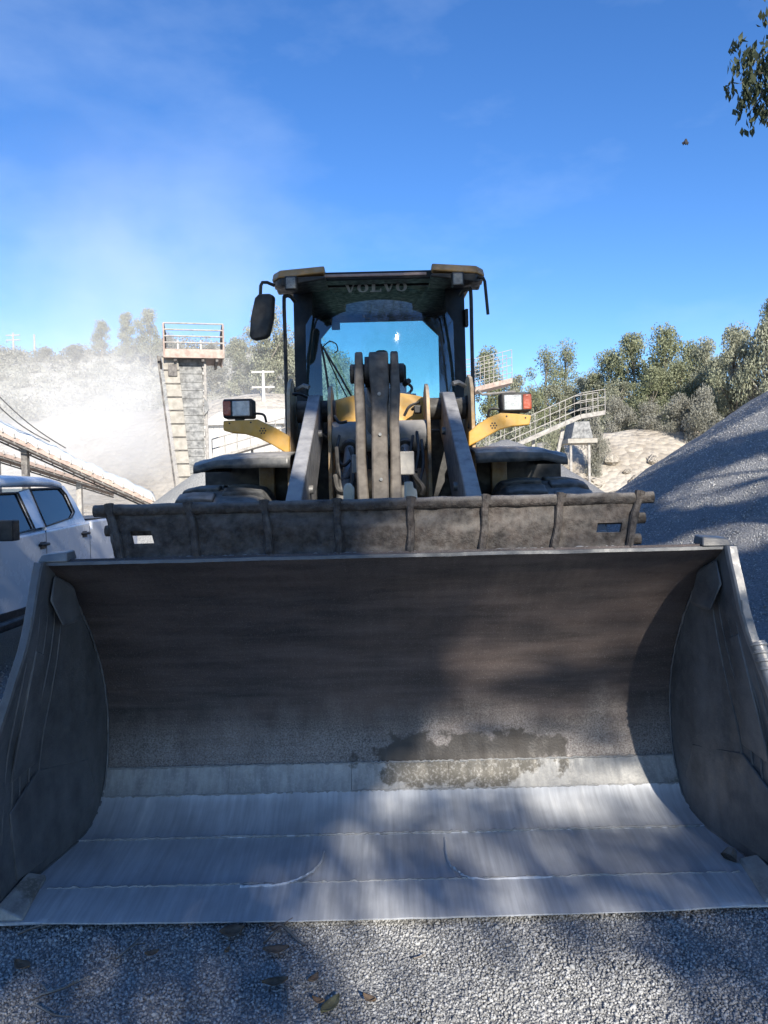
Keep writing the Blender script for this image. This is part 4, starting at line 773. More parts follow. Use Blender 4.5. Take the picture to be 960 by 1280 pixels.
for k in range(9):
    mb = MB(); y = yf + .1 + k * .24; mb.box(x0 + .062, x1 - .062, y, y + .2, pz0 + .06, pz0 + .10); mb.build('deck_plank', M['pink_steel'], tw)
for px in (203, 222, 255, 272):
    mb = MB(); mb.box(tx(px) - .05, tx(px) + .05, yf + .07, yb - .05, pz0 - .12, pz0 + .05); mb.build('joist', M['dark_steel'], tw)
mb = MB(); mb.hexa([(tx(213), Yt - .36, tz(472)), (tx(224), Yt - .36, tz(472)), (tx(224), Yt - .05, tz(472)), (tx(213), Yt - .05, tz(472)), (tx(213), Yt - .36, tz(456)), (tx(224), Yt - .36, tz(456)), (tx(224), Yt - .05, tz(456)), (tx(213), Yt - .05, tz(456))]); mb.build('motor_box', M['dark_steel'], tw, bevel=0.02)
ztr = P(237, 404, yf).z
for k in range(4):
    z = pz1 + (ztr - pz1) * (k + 1) / 4; mb = MB(); mb.tube([(x0, yf, z), (x1, yf, z)], 0.03, 6); mb.build('rail', M['rail'], tw)
    for xx_ in (x0 + .02, x1 - .02):
        mb = MB(); mb.tube([(xx_, yf, z), (xx_, yb, z)], 0.028, 6); mb.build('rail', M['dark_steel'], tw)
for xx_ in (x0, x1):
    for yy in (yf, yb):
        mb = MB(); mb.tube([(xx_, yy, pz0), (xx_, yy, ztr)], 0.035, 6); mb.build('post', M['pink_steel'], tw)
for px in (225, 254):
    mb = MB(); mb.tube([(tx(px), yb - .2, pz0), (tx(px), yb - .2, ztr - .25)], 0.04, 6); mb.build('post', M['white_wall'], tw)
# white shed behind the tower
sh = thing('white_shed', P(305, 590, 45), 'low white dust-covered shed behind the left lamp bracket', 'building')
x0, x1, ysh = P(254, 560, 45).x, P(352, 560, 45).x, 45; z1, z2 = P(262, 532, 45).z, P(305, 513, 45).z; xm = P(272, 540, 45).x
for k in range(14):
    xa_, xb_ = x0 + (x1 - x0) * k / 14, x0 + (x1 - x0) * (k + 1) / 14 - .015; mb = MB(); mb.box(xa_, xb_, ysh, ysh + .08, -0.1, z1); mb.build('wall_panel', M['white_wall'], sh)
mb = MB(); mb.box(x0, x1, ysh + .1, ysh + 6, -.1, z1 - .05); mb.build('shed_body', M['white_wall'], sh)
mb = MB(); mb.hexa([(x0 - .2, ysh - .3, z1), (x1 + .2, ysh - .3, z1), (x1 + .2, ysh + 6.2, z1), (x0 - .2, ysh + 6.2, z1), (xm, ysh + .6, z2), (x1 + .2, ysh + .6, z2 + .1), (x1 + .2, ysh + 5.5, z2 + .1), (xm, ysh + 5.5, z2)]); mb.build('roof', M['white_wall'], sh)
mb = MB(); mb.box(x0 + .15, x0 + .15 + (x1 - x0) * .16, ysh - .02, ysh + .05, -.1, z1 * .62); mb.build('door', M['grey_sheet'], sh, bevel=0.01)
st = thing('stair_walkway', P(310, 575, 36), 'pale sloping handrailed walkway in front of the white shed', 'walkway')
p0, p1 = P(268, 574, 36), P(362, 546, 36)
mb = MB(); mb.bar(p0, p1, .9, .12); mb.build('deck', M['rail'], st)
for q in (.45, .9):
    mb = MB(); mb.tube([p0 + Vector((0, -.4, q)), p1 + Vector((0, -.4, q))], .03, 6); mb.build('rail', M['rail'], st)
for k in range(7):
    p = p0.lerp(p1, k / 6); mb = MB(); mb.tube([p + Vector((0, -.4, 0)), p + Vector((0, -.4, .9))], .025, 6); mb.build('post', M['rail'], st)
for k in range(3):
    p = p0.lerp(p1, .15 + .35 * k); mb = MB(); mb.bar((p.x, p.y, -.1), p, .1, .1, (0, 1, 0)); mb.build('leg', M['rail'], st)

# ------------------------------------------------------------------ plant, right
def walkway(name, pts, wd, label, rails, legs, rh, m_deck='rail', rail_r=0.016, npost=8):
    pts = [Vector(p) for p in pts]; o = thing(name, (pts[0].x, pts[0].y, 0), label, 'walkway')
    for a, b in zip(pts, pts[1:]):
        mb = MB(); mb.bar(a, b, wd, .18); mb.build('deck', M[m_deck], o)
        for s in (-1, 1):
            off = Vector((0, s * wd / 2, 0))
            for q in range(rails):
                z = rh * (q + 1) / rails; mb = MB(); mb.tube([a + off + Vector((0, 0, z)), b + off + Vector((0, 0, z))], rail_r, 6); mb.build('rail', M['rail'], o)
            n = max(2, int(npost * (b - a).length / (pts[-1] - pts[0]).length))
            for k in range(n + 1):
                p = a.lerp(b, k / n) + off; mb = MB(); mb.tube([p, p + Vector((0, 0, rh))], rail_r * 1.1, 6); mb.build('post', M['rail'], o)
    for t, dx in legs:
        p = pts[0].lerp(pts[-1], t); mb = MB(); mb.bar((p.x + dx, p.y, -.1), p, .14, .14, (0, 1, 0)); mb.build('leg', M['rail'], o)
    return o
walkway('conveyor_walkway', [P(610, 572, 34), P(722, 522, 34), P(752, 517, 34)], 1.1, 'pale inclined walkway with handrails climbing right of the loader', 3, ((.40, -.2), (.66, -1.0)), 1.0)
walkway('gantry_platform', [P(560, 492, 30), P(592, 489, 30), P(637, 478, 30)], 1.2, 'rusty railed gantry showing right of the cab', 4, ((.1, 0), (.3, -.3)), 1.15, 'pink_steel', 0.013, 7)
gz = P(595, 488, 30)
mb = MB(); mb.tube([P(594, 490, 30) + Vector((0, -.7, 0)), P(600, 496, 30) + Vector((0, -.7, 0)), P(640, 486, 30) + Vector((0, -.7, -.2))], .05, 8); tag(mb.build('hanging_pipe', M['dark_steel']), 'dark pipe slung under the rusty gantry', 'pipe')
hp = thing('hopper', P(722, 560, 42), 'grey hopper standing under the end of the pale walkway', 'hopper')
c0, c1 = P(714, 545, 42), P(737, 545, 42); zt = P(725, 527, 42).z; zb = P(725, 548, 42).z
mb = MB(); mb.hexa([(c0.x, 42, zb), (c1.x + .2, 42, zb), (c1.x + .2, 44, zb), (c0.x, 44, zb), (c0.x + .2, 42, zt), (c1.x, 42, zt), (c1.x, 44, zt), (c0.x + .2, 44, zt)]); mb.build('bin', M['grey_sheet'], hp, bevel=0.03)
mb = MB(); mb.box(c0.x - .2, c1.x + .4, 41.9, 44.1, zb - .25, zb - .01); mb.build('base', M['concrete'], hp)
for x in (c0.x, c1.x):
    mb = MB(); mb.box(x - .06, x + .06, 42.1, 42.22, -0.1, zb - .25); mb.build('leg', M['rail'], hp)
# rocks on the quarry bank
rock_spots = [(700 + 9 * k + random.uniform(-3, 3), [590, 560, 578, 566, 585, 571][k % 6], random.uniform(.16, .5)) for k in range(16)]
def rock_mesh(seed):
    mb = MB(); rows = []
    for i in range(7):
        th = math.pi * i / 6; row = []
        for j in range(10):
            ph = 2 * math.pi * j / 9; d = Vector((math.sin(th) * math.cos(ph), math.sin(th) * math.sin(ph), math.cos(th))); row.append(d * (1 + .35 * fbm(d.x * 1.3 + seed, d.y * 1.3, d.z * 1.3 + (seed if j < 9 else seed))))
        rows.append(row)
    mb.grid(rows); return mb
rmeshes = [rock_mesh(s * 3.7) for s in range(4)]
prot = []
for k in range(4): o = rmeshes[k].build('quarry_rock', M['bank'], angle=20); prot.append(o)
for k, (px, py, sz) in enumerate(rock_spots):
    o = prot[k] if k < 4 else prot[k % 4].copy()
    if k >= 4: C.objects.link(o)
    y = 40.5 + (600 - py) * .16; x = P(px, py, y).x; o.location = (x, y, hill_z(x, y) + sz * .2); o.scale = (sz * 1.4, sz, sz * .8); o.rotation_euler = (random.uniform(0, .5), random.uniform(0, .5), random.uniform(0, 6))
    tag(o, 'small pale broken rock on the cut quarry bank', 'rock', 'broken rocks on the quarry bank')

# utility poles
for px, top, base, Y, arms, label in ((328.5, 463, 515, 58, (464, 483), 'white utility pole with two crossarms left of the cab'), (16, 416, 450, 95, (418, 424), 'far utility pole with crossarms at the left edge of the ridge'), (42.5, 418, 455, 95, (), 'slim far pole without crossarms on the left ridge')):
    p = P(px, top, Y); zb = hill_z(p.x, Y); mb = MB(); mb.tube([(p.x, Y, zb - .5), (p.x + .02, Y, p.z)], [.16, .10], 8); up_ = thing('utility_pole', (p.x, Y, zb), label, 'utility pole'); mb.build('pole', M['white_wall'] if Y < 70 else M['wood_pole'], up_)
    for ya in arms:
        q = P(px, ya + 1, Y).z; mb = MB(); mb.box(p.x - .85, p.x + .85, Y - .06, Y + .06, q - .06, q + .06); mb.build('crossarm', M['white_wall'] if Y < 70 else M['wood_pole'], up_)

# ------------------------------------------------------------------ trees
def leaf_cloud(cent, rad3, n, size, drop=0.0, rg=rng):
    """n leaf-shaped quads scattered in an ellipsoid; returns verts (n*4,3)"""
    d = rg.normal(size=(n, 3)); d /= np.linalg.norm(d, axis=1)[:, None]; r = rg.random(n) ** 0.45
    c = np.array(cent) + d * r[:, None] * np.array(rad3)
    ax = rg.normal(size=(n, 3)); ax[:, 2] -= drop; ax /= np.linalg.norm(ax, axis=1)[:, None]
    b = rg.normal(size=(n, 3)); b -= (b * ax).sum(1)[:, None] * ax; b /= np.linalg.norm(b, axis=1)[:, None]
    l = size * rg.uniform(.7, 1.4, n)[:, None]; w_ = l * rg.uniform(.28, .5, n)[:, None]
    nrm = np.cross(ax, b) * l * .12
    return np.stack([c - ax * l * .5, c + b * w_ * .5 + nrm, c + ax * l * .5, c - b * w_ * .5 + nrm], 1).reshape(-1, 3)
def quads_mesh(name, v, m):
    n = len(v) // 4; me = bpy.data.meshes.new(name); me.vertices.add(len(v)); me.vertices.foreach_set('co', v.astype(np.float32).ravel())
    me.loops.add(n * 4); me.loops.foreach_set('vertex_index', np.arange(n * 4, dtype=np.int32)); me.polygons.add(n); me.polygons.foreach_set('loop_start', np.arange(0, n * 4, 4, dtype=np.int32)); me.polygons.foreach_set('loop_total', np.full(n, 4, np.int32))
    me.update(calc_edges=True); me.materials.append(m); return me
def make_tree_meshes(kind, seed):
    """unit tree, 1 m tall: trunk mesh data and crown mesh data"""
    rg = np.random.default_rng(seed); rs = random.Random(seed); mb = MB(); cl = []
    if kind == 'tall': cb, cw, nc, lf = .30, .26, 26, .030
    elif kind == 'broad': cb, cw, nc, lf = .16, .40, 34, .032
    elif kind == 'airy': cb, cw, nc, lf = .38, .24, 17, .028
    else: cb, cw, nc, lf = .02, .62, 26, .05
    bend = [Vector((.04 * rs.uniform(-1, 1) * t, .04 * rs.uniform(-1, 1) * t, t)) for t in np.linspace(0, .9, 7)]
    mb.tube(bend, [.022 * (1 - .8 * t) + .003 for t in np.linspace(0, 1, 7)], 7)
    for k in range(nc):
        t = cb + (1 - cb) * (k + rs.random()) / nc; a = rs.uniform(0, 6.28); env = math.sin(min(1, max(0.08, (t - cb) / (1 - cb) * .86 + .12)) * math.pi) ** .7
        rr = cw * env * rs.uniform(.25, 1.0); c = Vector((math.cos(a) * rr, math.sin(a) * rr, min(t, .96))); base = bend[min(6, int(max(0, t - .18) / .9 * 6))]
        mb.tube([base, base.lerp(c, .5) + Vector((0, 0, -.015)), c], [.009, .006, .002], 5)
        sz = rs.uniform(.085, .15) * (1.0 if kind != 'shrub' else 1.9); cl.append(leaf_cloud(c, (sz * 1.1, sz * 1.1, sz * .85), int(270 if kind != 'airy' else 170), lf, .5, rg))
    me = bpy.data.meshes.new('trunk'); me.from_pydata(mb.v, [], mb.f); me.polygons.foreach_set('use_smooth', [True] * len(me.polygons)); me.materials.append(M['bark'])
    return me, np.concatenate(cl)
TM = {}
for kd, nvar in (('tall', 3), ('broad', 3), ('airy', 2), ('shrub', 3)):
    for k in range(nvar):
        tr, cv = make_tree_meshes(kd, hash((len(kd), k)) % 1000 + k)
        for lm in ('leaf_green', 'leaf_dusty', 'leaf_grey'): TM[kd, k, lm] = (tr, quads_mesh('crown', cv, M[lm]))
def tree(px, top, base, wpx, Y, kind, var, leaf, label, group=None, name='eucalyptus_tree', cat='tree'):
    pt, pb = P(px, top, Y), P(px, base, Y); zb = min(pb.z, hill_z(pb.x, Y)) - .1 if Y > 38 else 0; h = pt.z - zb; wd = wpx / FPX * Y
    cw = {'tall': .26 + .1, 'broad': .40 + .1, 'airy': .24 + .1, 'shrub': .62 + .2}[kind] * 2
    root = thing(name, (pb.x, Y, zb), label, cat, group); root.scale = (wd / cw, wd / cw, h); root.rotation_euler = (0, 0, random.uniform(0, 6.28))
    tr, cr = TM[kind, var, leaf]
    for nm, me in (('trunk', tr), ('crown', cr)):
        o = bpy.data.objects.new(nm, me); C.objects.link(o); o.parent = root
    return root
RT = [(612, 440, 560, 60, 66, 'tall', 0, 'leaf_green', 'green tree showing between the cab handrail and the rusty gantry'),
      (648, 472, 560, 62, 64, 'broad', 1, 'leaf_dusty', 'low dusty tree behind the right headlamp'),
      (683, 440, 545, 60, 74, 'airy', 0, 'leaf_green', 'thin airy eucalyptus, left one of the pair above the walkway'),
      (707, 430, 540, 56, 76, 'airy', 1, 'leaf_green', 'thin airy eucalyptus, right one of the pair above the walkway'),
      (728, 474, 540, 62, 70, 'broad', 0, 'leaf_dusty', 'rounded dusty tree behind the top end of the walkway'),
      (700, 482, 545, 70, 68, 'broad', 2, 'leaf_dusty', 'dusty tree crown directly behind the middle of the walkway'),
      (763, 442, 540, 60, 66, 'tall', 1, 'leaf_green', 'slim green eucalyptus left of the tall bright clump'),
      (793, 420, 540, 74, 64, 'tall', 2, 'leaf_green', 'tall bright eucalyptus, left one of the middle clump'),
      (832, 412, 538, 74, 60, 'tall', 0, 'leaf_green', 'tallest bright eucalyptus in the middle of the right tree line'),
      (866, 432, 540, 60, 64, 'tall', 1, 'leaf_green', 'eucalyptus in the gap right of the tallest bright one'),
      (815, 462, 540, 80, 55, 'broad', 1, 'leaf_green', 'broad green tree in front of the tall middle clump'),
      (884, 428, 540, 70, 56, 'broad', 0, 'leaf_dusty', 'dusty broad tree left of the grey-green one at right'),
      (918, 412, 545, 92, 50, 'broad', 2, 'leaf_dusty', 'big dusty grey-green tree above the gravel pile slope'),
      (965, 404, 540, 90, 47, 'broad', 1, 'leaf_dusty', 'dusty tree cut by the right edge of the picture'),
      (966, 374, 520, 46, 60, 'tall', 2, 'leaf_green', 'tall tree tip peeping above the others at the right edge')]
RT += [(775, 478, 545, 70, 58, 'broad', 2, 'leaf_dusty', 'pale tree filling the gap left of the broad green one'), (850, 455, 545, 76, 57, 'broad', 0, 'leaf_green', 'broad tree directly below the tallest bright eucalyptus'),
       (898, 450, 545, 70, 54, 'tall', 0, 'leaf_dusty', 'dusty tree half hidden by the big grey-green one'), (940, 440, 545, 80, 49, 'broad', 0, 'leaf_grey', 'greyest tree low above the right end of the pile'), (668, 490, 560, 60, 62, 'broad', 2, 'leaf_green', 'low green tree just right of the right headlamp'), (745, 468, 545, 50, 66, 'tall', 2, 'leaf_dusty', 'slim dusty tree above the walkway top end')]
for r in RT: tree(*r, group='trees right of the loader')
for px, top, base, wd, Y, v, lb in ((770, 500, 545, 60, 52, 0, 'dusty grey shrub at the left end of the bank top'), (812, 505, 545, 60, 51, 1, 'dusty grey shrub at the middle of the bank top'), (852, 498, 548, 66, 50, 2, 'dusty grey shrub at the right of the bank top'),
                                    (742, 520, 560, 44, 46, 1, 'pale shrub beside the grey hopper'), (690, 540, 575, 44, 44, 2, 'green shrub under the pale walkway'), (880, 490, 548, 56, 48, 0, 'dusty shrub above the pile slope'), (662, 520, 580, 60, 48, 0, 'pale green shrub seen through the walkway rails')):
    tree(px, top, base, wd, Y, 'shrub', v, 'leaf_grey' if 'green' not in lb else 'leaf_dusty', lb, 'shrubs along the bank', 'shrub', 'shrub')
LT = [(128, 402, 450, 34, 96, 'tall', 0, 'leaf_dusty', 'small hazy tree left of the two ridge-top trees'), (160, 392, 450, 44, 92, 'broad', 1, 'leaf_dusty', 'hazy ridge tree, left one of the close pair'), (188, 388, 450, 40, 90, 'tall', 2, 'leaf_dusty', 'hazy ridge tree standing just left of the tower platform'),
      (300, 424, 500, 60, 76, 'broad', 0, 'leaf_dusty', 'dusty tree right of the tower platform'), (333, 384, 510, 74, 70, 'tall', 1, 'leaf_dusty', 'tall dusty eucalyptus behind the left cab mirror'), (358, 420, 520, 60, 72, 'broad', 2, 'leaf_dusty', 'dusty tree behind the left cab handrail'),
      (215, 420, 470, 50, 86, 'broad', 2, 'leaf_grey', 'grey dusty tree behind the tower platform rails'), (265, 432, 490, 50, 80, 'broad', 1, 'leaf_grey', 'grey dusty tree right behind the tower head'), (96, 432, 470, 50, 94, 'broad', 0, 'leaf_grey', 'low grey tree on the left ridge'), (60, 436, 475, 50, 96, 'broad', 1, 'leaf_grey', 'low grey tree near the slim far pole'), (20, 440, 480, 56, 96, 'broad', 2, 'leaf_grey', 'low grey tree at the left picture edge')]
for r in LT: tree(*r, group='trees on the left ridge')
# scrub that covers the left slope as one mass
vs_ = []
for k in range(900):
    x, y = random.uniform(-62, 0), random.uniform(64, 112); z = hill_z(x, y); s_ = random.uniform(.6, 1.7)
    vs_.append(leaf_cloud((x, y, z + s_ * .4), (s_ * 1.2, s_ * 1.2, s_ * .8), 75, .32, .2))
o = bpy.data.objects.new('hillside_scrub', quads_mesh('hillside_scrub', np.concatenate(vs_), M['leaf_grey'])); C.objects.link(o); tag(o, 'grey dust-coated scrub covering the left hillside', 'scrub', kind='stuff')
vs_ = []
for k in range(420):
    x, y = random.uniform(2, 50), random.uniform(53, 92); z = hill_z(x, y); s_ = random.uniform(.6, 1.8)
    vs_.append(leaf_cloud((x, y, z + s_ * .4), (s_ * 1.2, s_ * 1.2, s_ * .9), 75, .32, .2))
o = bpy.data.objects.new('woodland_scrub', quads_mesh('woodland_scrub', np.concatenate(vs_), M['leaf_dusty'])); C.objects.link(o); tag(o, 'dusty undergrowth beneath the trees on the right', 'scrub', kind='stuff')

# eucalyptus trees standing behind the photographer: their crowns shade the yard in patches
e1 = S.cross(Vector((0, 0, 1))).normalized(); e2 = e1.cross(S).normalized()
if e1.x < 0: e1 = -e1
def ab(p): p = Vector(p); return (p.dot(e1), p.dot(e2))
LIT = [((0.86, 3.93, 0.72), .46, .42), ((0.62, 3.97, 0.52), .30, .24), ((1.02, 3.9, 0.40), .36, .26), ((1.05, 3.6, 1.2), .42, .34), ((0.62, 3.4, 1.56), .62, .12), ((0.0, 4.5, 1.86), .26, .26), ((-0.5, 5.0, 2.0), .24, .3), ((0.62, 2.4, 0.0), .25, .05),
       ((5.5, 10.0, 2.2), .8, .38), ((4.4, 9.4, 1.2), .6, .2), ((6.8, 11.2, 3.2), .8, .3), ((0.25, 6.0, 2.35), .35, .2), ((0.9, 5.6, 2.2), .4, .25)]
LITab = [(ab(c), a, b) for c, a, b in LIT]
trees_at = [Vector((-2.6, -7.5, 0)), Vector((6.2, -6.5, 0)), Vector((8.4, 1.0, 0))]
leafs = [[], [], []]; tips = [[], [], []]
cnt = 0
for k in range(22000):
    T = Vector((random.uniform(-6.8, 9.5), random.uniform(0.8, 11.5), 0)); T.z = random.choice([0, random.uniform(0, 3.0), random.uniform(1, 3.7)])
    if k > 19500: T = Vector((random.uniform(-2.2, 0.1), random.uniform(3.0, 4.0), random.uniform(0, 1.6)))          # dense bough over the left of the bucket
    elif k > 16200: T = Vector((random.uniform(1.8, 9), random.uniform(6, 13), 0)); T.z = max(0, pile_z(T.x, T.y, 8.85, 13.2, 4.5, 0.665, 1, .06))
    if k <= 15000 and (random.random() < .30 or (T.x < -2.6 and T.y > 5.5 and random.random() < .6)): continue
    A, B = ab(T); nn = fbm(A * .55, B * .55, 9, 3); n2 = fbm(A * 2.2, B * 2.2, 2, 3)
    if nn + .5 * n2 < (-0.5 if A > .2 else -0.85): continue
    ok = True
    for (ca, cb), ra, rb in LITab:
        q = ((A - ca) / (ra + .1)) ** 2 + ((B - cb) / (rb + .1)) ** 2
        if q < 1.0 and random.random() < .995: ok = False; break
    if not ok: continue
    d = random.uniform(14, 23); pos = T + S * d
    if pos.y > 0 and (pos.z - 1.7) / pos.y < .8: continue
    ti = min(range(3), key=lambda i: (pos.x - trees_at[i].x) ** 2 + (pos.y - trees_at[i].y) ** 2)
    leafs[ti].append(leaf_cloud(pos, (.45, .45, .45), 7, .2, 1.2)); cnt += 1
    if cnt % 70 == 0: tips[ti].append(pos)
for i in range(3):                      # the gaps in the crowns through which the sun falls
    v = np.concatenate(leafs[i]).reshape(-1, 4, 3); cc = v.mean(1); A_ = cc @ np.array(e1); B_ = cc @ np.array(e2); keep = np.ones(len(v), bool)
    for (ca, cb), ra, rb in LITab: keep &= ((A_ - ca) / (ra + .11)) ** 2 + ((B_ - cb) / (rb + .11)) ** 2 > 1
    leafs[i] = [v[keep].reshape(-1, 3)]
# the spray of leaves that hangs into the picture at top right
for q in range(70):
    px, py = random.gauss(945, 16), random.gauss(110, 30)
    if px < 917 or not 52 < py < 162 or (px < 930 and py > 135): px, py = random.uniform(925, 975), random.uniform(70, 140)
    leafs[2].append(leaf_cloud(P(px, py, 7.0) + Vector((0, random.uniform(-.3, .3), 0)), (.06, .12, .09), 10, .075, 2.6))
for q in range(10): leafs[2].append(leaf_cloud(P(random.uniform(938, 985), random.uniform(-28, -6), 7.0), (.08, .1, .05), 8, .085, 2.6))
tips[2] += [P(962, 70, 7.0), P(975, 120, 7.0)]
names = ['tall eucalyptus behind the camera shading the truck and bucket', 'tall eucalyptus behind the camera shading the gravel', 'eucalyptus whose leafy branch hangs in at the top right corner']
for i, base in enumerate(trees_at):
    root = thing('eucalyptus_tree', base, names[i], 'tree', 'shade trees'); allv = np.concatenate(leafs[i]); cen = Vector(allv.mean(0)); mb = MB()
    top = Vector((base.x * .6 + cen.x * .4, base.y * .6 + cen.y * .4, cen.z)); spine = spline([base + Vector((0, 0, -.1)), base.lerp(top, .35) + Vector((.15, 0, 0)), base.lerp(top, .7), top], 6)
    mb.tube(spine, [.26 - .2 * t for t in np.linspace(0, 1, len(spine))], 12); mb.build('trunk', M['bark'], root)
    mb = MB()
    for tp in tips[i]:
        s0 = spine[int(len(spine) * random.uniform(.45, .95))]; mid = s0.lerp(tp, .55) + Vector((0, 0, .3)); mb.tube(spline([s0, mid, tp], 5), [.035 - .029 * t for t in np.linspace(0, 1, 11)], 6)
    if i == 2:
        for q0, q1 in (((985, 60), (940, 80)), ((985, 60), (950, 120)), ((975, 90), (925, 105)), ((980, 100), (938, 140)), ((975, 120), (958, 155))):
            a_, b_ = P(*q0, 7.0), P(*q1, 7.0); mb.tube(spline([a_, a_.lerp(b_, .5) + Vector((0, .05, .06)), b_], 5), [.012 - .009 * t for t in np.linspace(0, 1, 11)], 5)
    mb.build('limbs', M['bark'], root)
    o = bpy.data.objects.new('crown', quads_mesh('crown', allv, M['leaf_near'])); C.objects.link(o); o.parent = root; o.matrix_parent_inverse = Matrix.Translation(-base)

# ------------------------------------------------------------------ loose stones, twigs and leaves in the foreground
def stones(n, region, smin, smax, zf):
    o8 = np.array([(1, 0, 0), (-1, 0, 0), (0, 1, 0), (0, -1, 0), (0, 0, 1), (0, 0, -1)], float); F8 = np.array([(0, 2, 4), (2, 1, 4), (1, 3, 4), (3, 0, 4), (2, 0, 5), (1, 2, 5), (3, 1, 5), (0, 3, 5)])
    xy = region(n); n = len(xy); z = np.array([zf(x, y) for x, y in xy]); s_ = rng.uniform(smin, smax, n) * rng.uniform(.6, 1.0, n)
    v = o8[None] * rng.uniform(.6, 1.3, (n, 6, 1)); q = rng.normal(size=(n, 4)); q /= np.linalg.norm(q, axis=1)[:, None]; a, b, c, d = q.T
    Rm = np.stack([1 - 2 * (c * c + d * d), 2 * (b * c - a * d), 2 * (b * d + a * c), 2 * (b * c + a * d), 1 - 2 * (b * b + d * d), 2 * (c * d - a * b), 2 * (b * d - a * c), 2 * (c * d + a * b), 1 - 2 * (b * b + c * c)], 1).reshape(n, 3, 3)
    v = np.einsum('nij,nkj->nki', Rm, v) * s_[:, None, None]; v += np.concatenate([xy, (z + s_ * .35)[:, None]], 1)[:, None]
    f = (F8[None] + (np.arange(n) * 6)[:, None, None]).reshape(-1); return v.reshape(-1, 3), f
def tri_mesh(name, v, f, m):
    nf = len(f) // 3; me = bpy.data.meshes.new(name); me.vertices.add(len(v)); me.vertices.foreach_set('co', v.astype(np.float32).ravel()); me.loops.add(nf * 3); me.loops.foreach_set('vertex_index', f.astype(np.int32)); me.polygons.add(nf)
    me.polygons.foreach_set('loop_start', np.arange(0, nf * 3, 3, dtype=np.int32)); me.polygons.foreach_set('loop_total', np.full(nf, 3, np.int32)); me.update(calc_edges=True); me.materials.append(m); o = bpy.data.objects.new(name, me); C.objects.link(o); return o
def reg_front(n): return np.stack([rng.uniform(-1.75, 1.75, n), rng.uniform(2.15, 3.35, n)], 1)
def reg_sides(n):
    a = np.stack([rng.uniform(1.55, 4.4, n), rng.uniform(3.2, 8.5, n)], 1); return a
v1, f1 = stones(62000, reg_front, .0045, .0095, lambda x, y: near_z(x, y) - .012)
v2, f2 = stones(16000, reg_sides, .009, .02, lambda x, y: near_z(x, y) - .012)
v3, f3 = stones(4000, lambda n: np.stack([rng.uniform(-4.0, -1.55, n), rng.uniform(3.0, 8.0, n)], 1), .009, .02, lambda x, y: near_z(x, y) - .012)
def reg_pile(n):
    a = rng.uniform(math.pi * .95, math.pi * 1.62, n); r = 6.9 * np.sqrt(rng.random(n)); return np.stack([8.85 + r * np.cos(a), 13.2 + r * np.sin(a)], 1)
v5, f5 = stones(56000, reg_pile, .006, .018, lambda x, y: max(near_z(x, y) - .012, pile_z(x, y, 8.85, 13.2, 4.5, 0.665, 1, .06) - .004))
v4, f4 = stones(420, reg_front, .009, .017, lambda x, y: near_z(x, y) - .014)
parts_ = [(v1, f1), (v2, f2), (v3, f3), (v4, f4), (v5, f5)]; offs = np.cumsum([0] + [len(a) for a, _ in parts_])
o = tri_mesh('loose_gravel', np.concatenate([a for a, _ in parts_]), np.concatenate([f + q for (_, f), q in zip(parts_, offs)]), M['stone']); tag(o, 'loose grey crushed stone strewn in front of the bucket', 'gravel', kind='stuff')
TW = [([(22, 1168), (45, 1160), (70, 1156)], .006, 'short dark twig lying under the left lip corner'), ([(145, 1198), (160, 1188), (176, 1172)], .005, 'forked dark twig near the left third of the lip'), ([(150, 1194), (165, 1184), (182, 1180)], .004, 'thin twig crossing the forked one at left'),
      ([(48, 1246), (80, 1236), (112, 1221)], .006, 'straight brown twig at lower left'), ([(40, 1252), (58, 1240), (50, 1228)], .004, 'bent dark twig at the lower left corner'), ([(45, 1258), (68, 1270), (90, 1273)], .004, 'pale curved twig at the bottom left'),
      ([(340, 1162), (352, 1158), (368, 1172), (380, 1184)], .008, 'thick dark stick poking out under the lip'), ([(330, 1180), (340, 1170), (350, 1160)], .006, 'dark stick crossing the thick one under the lip'), ([(300, 1170), (304, 1160), (306, 1156)], .004, 'tiny upright twig under the middle left of the lip'), ([(358, 1236), (360, 1255), (359, 1272)], .003, 'thin straight twig pointing at the camera'),
      ([(517, 1202), (526, 1199), (533, 1196)], .004, 'short twig alone right of the centre')]
for pts, r_, lb in TW:
    pp = [G(*p, .012) for p in pts]; pp = [p + Vector((0, 0, near_z(p.x, p.y) + random.uniform(0, .006))) for p in pp]; mb = MB(); sp_ = spline(pp, 5); mb.tube(sp_, [r_ * (1 - .55 * t) for t in np.linspace(0, 1, len(sp_))], 6)
    if len(pts) > 2 and r_ > .0045: mb.tube([sp_[5], sp_[5] + Vector((.04, .03, .012))], [r_ * .5, r_ * .2], 5)
    tag(mb.build('twig', M['twig']), lb, 'twig', 'twigs on the gravel')
LF = [(344, 1232, 26, 12, 0.2, 'dry_leaf', 'curled brown leaf left of the thin straight twig'), (413, 1260, 30, 12, 1.0, 'olive_leaf', 'long olive leaf at the bottom middle'), (392, 1227, 14, 8, .9, 'dry_leaf', 'small brown leaf above the olive one'), (462, 1252, 16, 8, -.6, 'dry_leaf', 'small brown leaf right of the olive one'), (398, 1254, 14, 7, -.4, 'dry_leaf', 'tiny yellowish leaf just left of the olive one'),
      (290, 1168, 24, 18, .3, 'dry_leaf', 'crumpled brown leaf tucked under the lip'), (345, 1190, 26, 12, .1, 'dry_leaf', 'crumpled brown leaf below the thick stick'), (28, 1208, 22, 12, -.5, 'dry_leaf', 'brown leaf at the left edge'), (190, 1194, 14, 8, .4, 'dry_leaf', 'small brown leaf beside the forked twig'), (284, 1192, 9, 5, 1.2, 'dry_leaf', 'speck of brown leaf below the crumpled one')]
